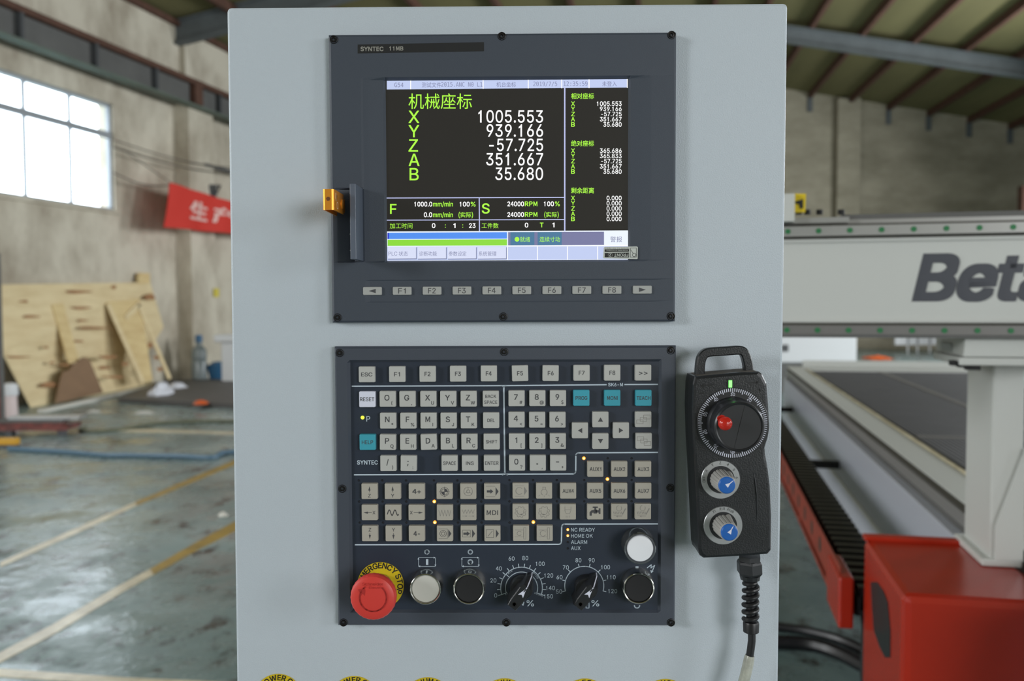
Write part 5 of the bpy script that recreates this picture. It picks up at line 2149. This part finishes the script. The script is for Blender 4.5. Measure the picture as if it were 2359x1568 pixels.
for vtx in hdm.v:
    a = atan2(vtx.z-cx3.z, vtx.x-cx3.x)
    rr_ = hypot(vtx.z-cx3.z, vtx.x-cx3.x)
    if rr_ > R_*.95:
        f_ = 1+.008*cos(a*28)
        vtx.x = cx3.x+(vtx.x-cx3.x)*f_
        vtx.z = cx3.z+(vtx.z-cx3.z)*f_
mh = hdm.build('mushroom_head', 'redb', es)
M['redd'] = mat('dark_red_engraving', srgb(176, 42, 38), .5)
hk = (860, 1376)
dF = KM+hd+.35*MM
i = Ink(dF)
i.ring(hk[0]-.5, hk[1]+1, 31, 3.2, -235, 48, 60)
i.poly([(826, 1357), (841, 1357), (840, 1372), (835, 1366), (831, 1372)])
i.text('Schneider', hk[0]-1, hk[1]-31, 6.5, w=48)
i.text('Electric', hk[0]+7, hk[1]-23, 5, w=34)
i.build('engraved_arrow', 'redd', mh)

# ------------------------------------------------------------------ pendant
D1, D2 = 8*MM, 44*MM
pe = thing('handwheel_pendant', 'black handheld jog pendant with handwheel hung on the right side of the cabinet', 'pendant', P(1690, 1285, -D1))
outl = [(1601, 867), (1700, 858), (1750, 856), (1757, 862), (1767, 882), (1771, 930), (1774, 985), (1770, 1008), (1763, 1030), (1764, 1046), (1770, 1080), (1775, 1120), (1778, 1190), (1777, 1268), (1769, 1277), (1700, 1282), (1622, 1286), (1613, 1280), (1610, 1268), (1606, 1180), (1601, 1080), (1597, 1010), (1595, 940), (1597, 885)]
front = [P(x, y, -D2) for x, y in outl]
cxp = sum(p.x for p in front)/len(front)
czp = sum(p.z for p in front)/len(front)


def sc_(f, d, pts=front):
    out = []
    for p in pts:
        dx, dz = p.x-cxp, p.z-czp
        out.append(Vector((p.x-math.copysign(min(abs(dx), f), dx), -d, p.z-math.copysign(min(abs(dz), f), dz))))
    return out


MB().loft([sc_(1.5*MM, D1), sc_(0, D1+2*MM), sc_(-.3*MM, D1+14*MM), sc_(0, D2-2.2*MM), sc_(.7*MM, D2-.7*MM), sc_(2.2*MM, D2)], True, True).build('pendant_body', 'pend', pe, normals=True)
# dusty top plate
tp = [Vector((front[0].x+3*MM, -D1-2*MM, front[0].z+.15*MM)), Vector((front[2].x-2*MM, -D1-2*MM, front[2].z+.15*MM)), Vector((front[2].x-2*MM, -D2+3*MM, front[2].z+.15*MM)), Vector((front[0].x+3*MM, -D2+3*MM, front[0].z+.15*MM))]
MB().prism(tp, (0, 0, .3*MM)).build('dusty_top', 'dusty', pe, normals=True)
# carrying handle
dh = 26*MM
hpth = [(1611, 866), (1612, 845), (1615, 826), (1622, 815), (1634, 810.5), (1670, 808), (1698, 806), (1709, 808), (1716, 817), (1721, 835), (1724, 860)]
_q = [P(x, y, -dh) for x, y in hpth]
hp_ = []
for i in range(len(_q)-1):
    p0, p1, p2, p3 = _q[max(0, i-1)], _q[i], _q[i+1], _q[min(len(_q)-1, i+2)]
    for j in range(4):
        t = j/4
        hp_.append(.5*((2*p1)+(p2-p0)*t+(2*p0-5*p1+4*p2-p3)*t*t+(3*p1-p0-3*p2+p3)*t**3))
hp_.append(_q[-1])
hb = MB()
loops = []
for i, p in enumerate(hp_):
    a = hp_[max(0, i-1)]
    b = hp_[min(len(hp_)-1, i+1)]
    t = (b-a).normalized()
    nrm = Vector((t.z, 0, -t.x))
    w1, w2 = 3.7*MM, 4.5*MM
    sect = [(-1, -.75), (-.75, -1), (.75, -1), (1, -.75), (1, .75), (.75, 1), (-.75, 1), (-1, .75)]
    loops.append([p+nrm*(u*w1)+Vector((0, 1, 0))*(v*w2) for u, v in sect])
hb.loft(loops, True, True, True)
hb.build('carry_handle', 'pend', pe, normals=True)

# green lamp
lw = MB().box(tuple(P(1675, 893, -D2)), tuple(P(1690, 873, -D2-.8*MM))).build('lamp_window', 'black', pe)
MB().box(tuple(P(1678.5, 892, -D2-.8*MM)), tuple(P(1686.5, 876, -D2-1.4*MM))).build('green_lamp', 'led_g', pe, label='small glowing green lamp')
M['emb'] = mat('embossed_black', srgb(24, 25, 27), .3)
e_ = Ink(D2+.15*MM)
e_.line([(1614, 888), (1645, 886)], 3)
e_.poly([(1614, 889), (1622, 883), (1622, 894)])
e_.cut()
e_.line([(1725, 882), (1745, 880)], 3)
e_.poly([(1750, 880), (1742, 875), (1742, 886)])
e_.cut()
e_.line([(1612, 906), (1622, 905)], 4)
e_.cut()
e_.line([(1746, 898), (1754, 898)], 2)
e_.line([(1750, 894), (1750, 903)], 2)
e_.pieces('embossed_arrow', 'emb', pe)
# wheel
wc = P(1688, 974, -D2)
kd = (DIST-D2)/F
sc_ring = MB().lathe(wc, [(82*kd, 0), (82*kd, .5*MM), (81*kd, .8*MM), (65*kd, .8*MM)], 90).build('scale_ring', 'black', pe)
tk = Ink(D2+.9*MM)
for i in range(100):
    a_ = 90+3.6*i
    r0 = 69.5 if i % 5 == 0 else 72.5
    tk.line([pol((1688, 974), r0, a_), pol((1688, 974), 79.5, a_)], 1.8)
for n_, t in enumerate(('30', '40', '50', '60', '70', '80', '90', '0', '10', '20')):
    a_ = 90+36*n_
    p_ = pol((1688, 974), 66, a_)
    tk.text(t, p_[0], p_[1], 7.2, w=10 if len(t) > 1 else 5, rot=a_-90, bold=.004)
tk.build('scale_marks', 'keyw', sc_ring)
wh = MB().lathe(wc, [(61*kd, .8*MM), (61*kd, 2*MM), (60*kd, 4*MM), (57*kd, 6*MM), (56.5*kd, 15*MM), (57.5*kd, 19*MM), (56*kd, 22*MM), (53*kd, 23.5*MM), (50.5*kd, 23*MM), (50*kd, 22*MM), (3*kd, 21.8*MM)], 90).build('handwheel', 'black', pe, label='round black handwheel')
MB().tube([wc+Vector((4*MM, -21.9*MM, 17*MM)), wc+Vector((-4*MM, -21.9*MM, -17*MM))], .15*MM, 6).build('wheel_seam', 'emb', wh)
kc = P(1660, 964, -(D2+22*MM))
kn = MB().lathe(kc, [(9*kd, 0), (8*kd, 2*MM), (10*kd, 5*MM)], 32).build('knob_stem', 'redk', wh)
MB().sphere(P(1670.5, 975, -(D2+31*MM)), 15.5*kd, 32, 16, (1, .9, 1)).build('crank_knob', 'redk', wh, label='glossy red ball knob')


# pendant selectors
def psel(cx, cy, txx, tyy, texts, ang, lab):
    c = P(cx, cy, -D2)
    o = MB().lathe(c, [(29*kd, 0), (29*kd, .3*MM), (30*kd, .8*MM), (44*kd, .8*MM), (45*kd, .3*MM), (45*kd, 0)], 72, cap1=False).build('selector_plate', 'alum', pe, label=lab)
    MB().lathe(c, [(32*kd, .4*MM), (32*kd, .86*MM)], 48).build('dark_well', 'black', o)
    t_ = Ink(D2+.95*MM)
    for tx_, a_, h_, sx_ in texts:
        p_ = pol((cx, cy), 38, a_)
        t_.text(tx_, p_[0], p_[1], h_, rot=a_-90, sx=sx_)
    t_.build('lettering', 'blk', o)
    Tt = 23*MM
    ct = P(txx, tyy, -D2-Tt)
    kt = (DIST-D2-Tt)/F
    cc = Vector(((c.x+ct.x)/2, -D2, (c.z+ct.z)/2))
    kb = MB()
    n = 72
    loops = []
    for r, d, ribs in ((24.5*kd, .9*MM, 1), (24*kd, 4*MM, 1), (22.5*kt, Tt-3*MM, 1), (21.5*kt, Tt-1.2*MM, .4), (19.6*kt, Tt-.6*MM, 0)):
        lp_ = []
        for i in range(n):
            a = 2*pi*i/n
            f_ = 1-.055*ribs*(1 if (i % 4) == 0 else 0)
            if d < 5*MM:
                da = (a-radians(ang)+pi) % (2*pi)-pi
                f_ += .26*max(0, 1-abs(da)/.28)
            elif d < Tt-2*MM:
                da = (a-radians(ang)+pi) % (2*pi)-pi
                f_ += .1*max(0, 1-abs(da)/.28)
            lp_.append(cc+Vector((r*f_*cos(a), -d, r*f_*sin(a))))
        loops.append(lp_)
    kb.loft(loops, False, True)
    ko = kb.build('selector_knob', 'knobg', pe, normals=True, label='ribbed grey knob with blue cap')
    MB().lathe(cc, [(19.8*kt, Tt-.7*MM), (19.6*kt, Tt+.1*MM), (17*kt, Tt+.7*MM), (1*kt, Tt+1.0*MM)], 48).build('blue_cap', 'blue', ko)
    a = radians(ang)
    u_ = Vector((cos(a), 0, sin(a)))
    v_ = Vector((-sin(a), 0, cos(a)))
    b0 = cc+Vector((0, -Tt-1.08*MM, 0))
    MB().add([b0+u_*18*kt+v_*.8*kt+Vector((0, .45*MM, 0)), b0+u_*8*kt+v_*1*kt, b0+v_*5*kt-u_*2*kt, b0-v_*5*kt-u_*2*kt, b0+u_*8*kt-v_*1*kt, b0+u_*18*kt-v_*.8*kt+Vector((0, .45*MM, 0))],
             [(0, 1, 4, 5), (1, 2, 3, 4)]).build('pointer', 'keyw', ko)


psel(1660, 1104, 1674, 1117, [('OFF', 180, 6, .9), ('X', 149, 6, 1), ('Y', 119, 6, 1), ('Z', 91, 6, 1), ('4', 64, 6, 1), ('5', 36, 6, 1), ('6', 6, 6, 1)], 38, 'silver axis selector plate, upper of two')
psel(1665.5, 1209.5, 1679.5, 1225, [('X1', 123, 6, .8), ('X10', 93, 6, .8), ('X100', 63, 6, .8)], 60, 'silver multiplier selector plate, lower of two')
# soft crease on the body's right
MB().tube([P(x, y, -D2-.0*MM) for x, y in ((1735, 1083), (1739, 1105), (1743, 1140), (1744, 1180), (1742, 1208))], [.1*MM, .7*MM, .9*MM, .7*MM, .1*MM], 8).build('grip_ridge', 'pend', pe)

# cable gland, strain relief, cable
dg = 24*MM
kg = (DIST-dg)/F


def hexr(path, rad, seg=6, rot=0):
    mb = MB()
    loops = []
    for (x, y), r in zip(path, rad):
        c = P(x, y, -dg)
        loops.append([c+Vector((r*kg*cos(2*pi*i/seg+rot), r*kg*sin(2*pi*i/seg+rot), 0)) for i in range(seg)])
    mb.loft(loops, True, True)
    return mb


hexr([(1727, 1279), (1726, 1292)], [27, 27], 6, .3).build('gland_nut', 'black', pe, normals=True)
hexr([(1726, 1290), (1726, 1296), (1727, 1318), (1727, 1324)], [27, 30, 30, 25], 6, .5).build('gland_body', 'black', pe, normals=True, bevel=.4*MM)
hexr([(1727.5, 1324), (1728, 1334)], [24, 22], 12).build('gland_collar', 'black', pe, normals=True)
path = []
N_ = 150
for i in range(N_+1):
    t = i/N_
    x = 1730.5-1.5*t+ -1*sin(t*3)
    y = 1338+(1426-1338)*t
    c = P(x, y, -dg)
    a = 2*pi*5.4*t+1.0
    path.append(c+Vector((cos(a), -sin(a), 0))*(15*kg))
MB().tube(path, 5.6*kg, 10).build('strain_relief_coil', 'cable', pe)
MB().tube([P(1730.5, 1330, -dg), P(1730, 1380, -dg), P(1730, 1432, -dg)], 11*kg, 16).build('relief_core', 'cable', pe)
MB().lathe(P(1730, 1456, -dg), [(15*kg, 0), (18*kg, 2*kg), (18.5*kg, 22*kg), (17*kg, 26*kg), (12*kg, 28*kg)], 32, Z, Vector((1, 0, 0)), cap0=True).build('relief_end', 'cable', pe)
cp = [(1732, 1450), (1732, 1475), (1729.5, 1495), (1727, 1512), (1723, 1535), (1715, 1565), (1700, 1600), (1670, 1650), (1600, 1720), (1480, 1760)]
MB().tube([P(x, y, -dg+.000*i) for i, (x, y) in enumerate(cp)], 9*kg, 14).build('cable', 'cable', pe)
wpth = [P(1727.5, 1509, -dg), P(1726, 1516, -dg), P(1722, 1535, -dg), P(1716, 1560, -dg), P(1708, 1585, -dg)]
MB().tube(wpth, [10.5*kg, 12*kg, 12.5*kg, 12.5*kg, 12*kg], 16).build('plastic_wrap', 'wrap', pe)
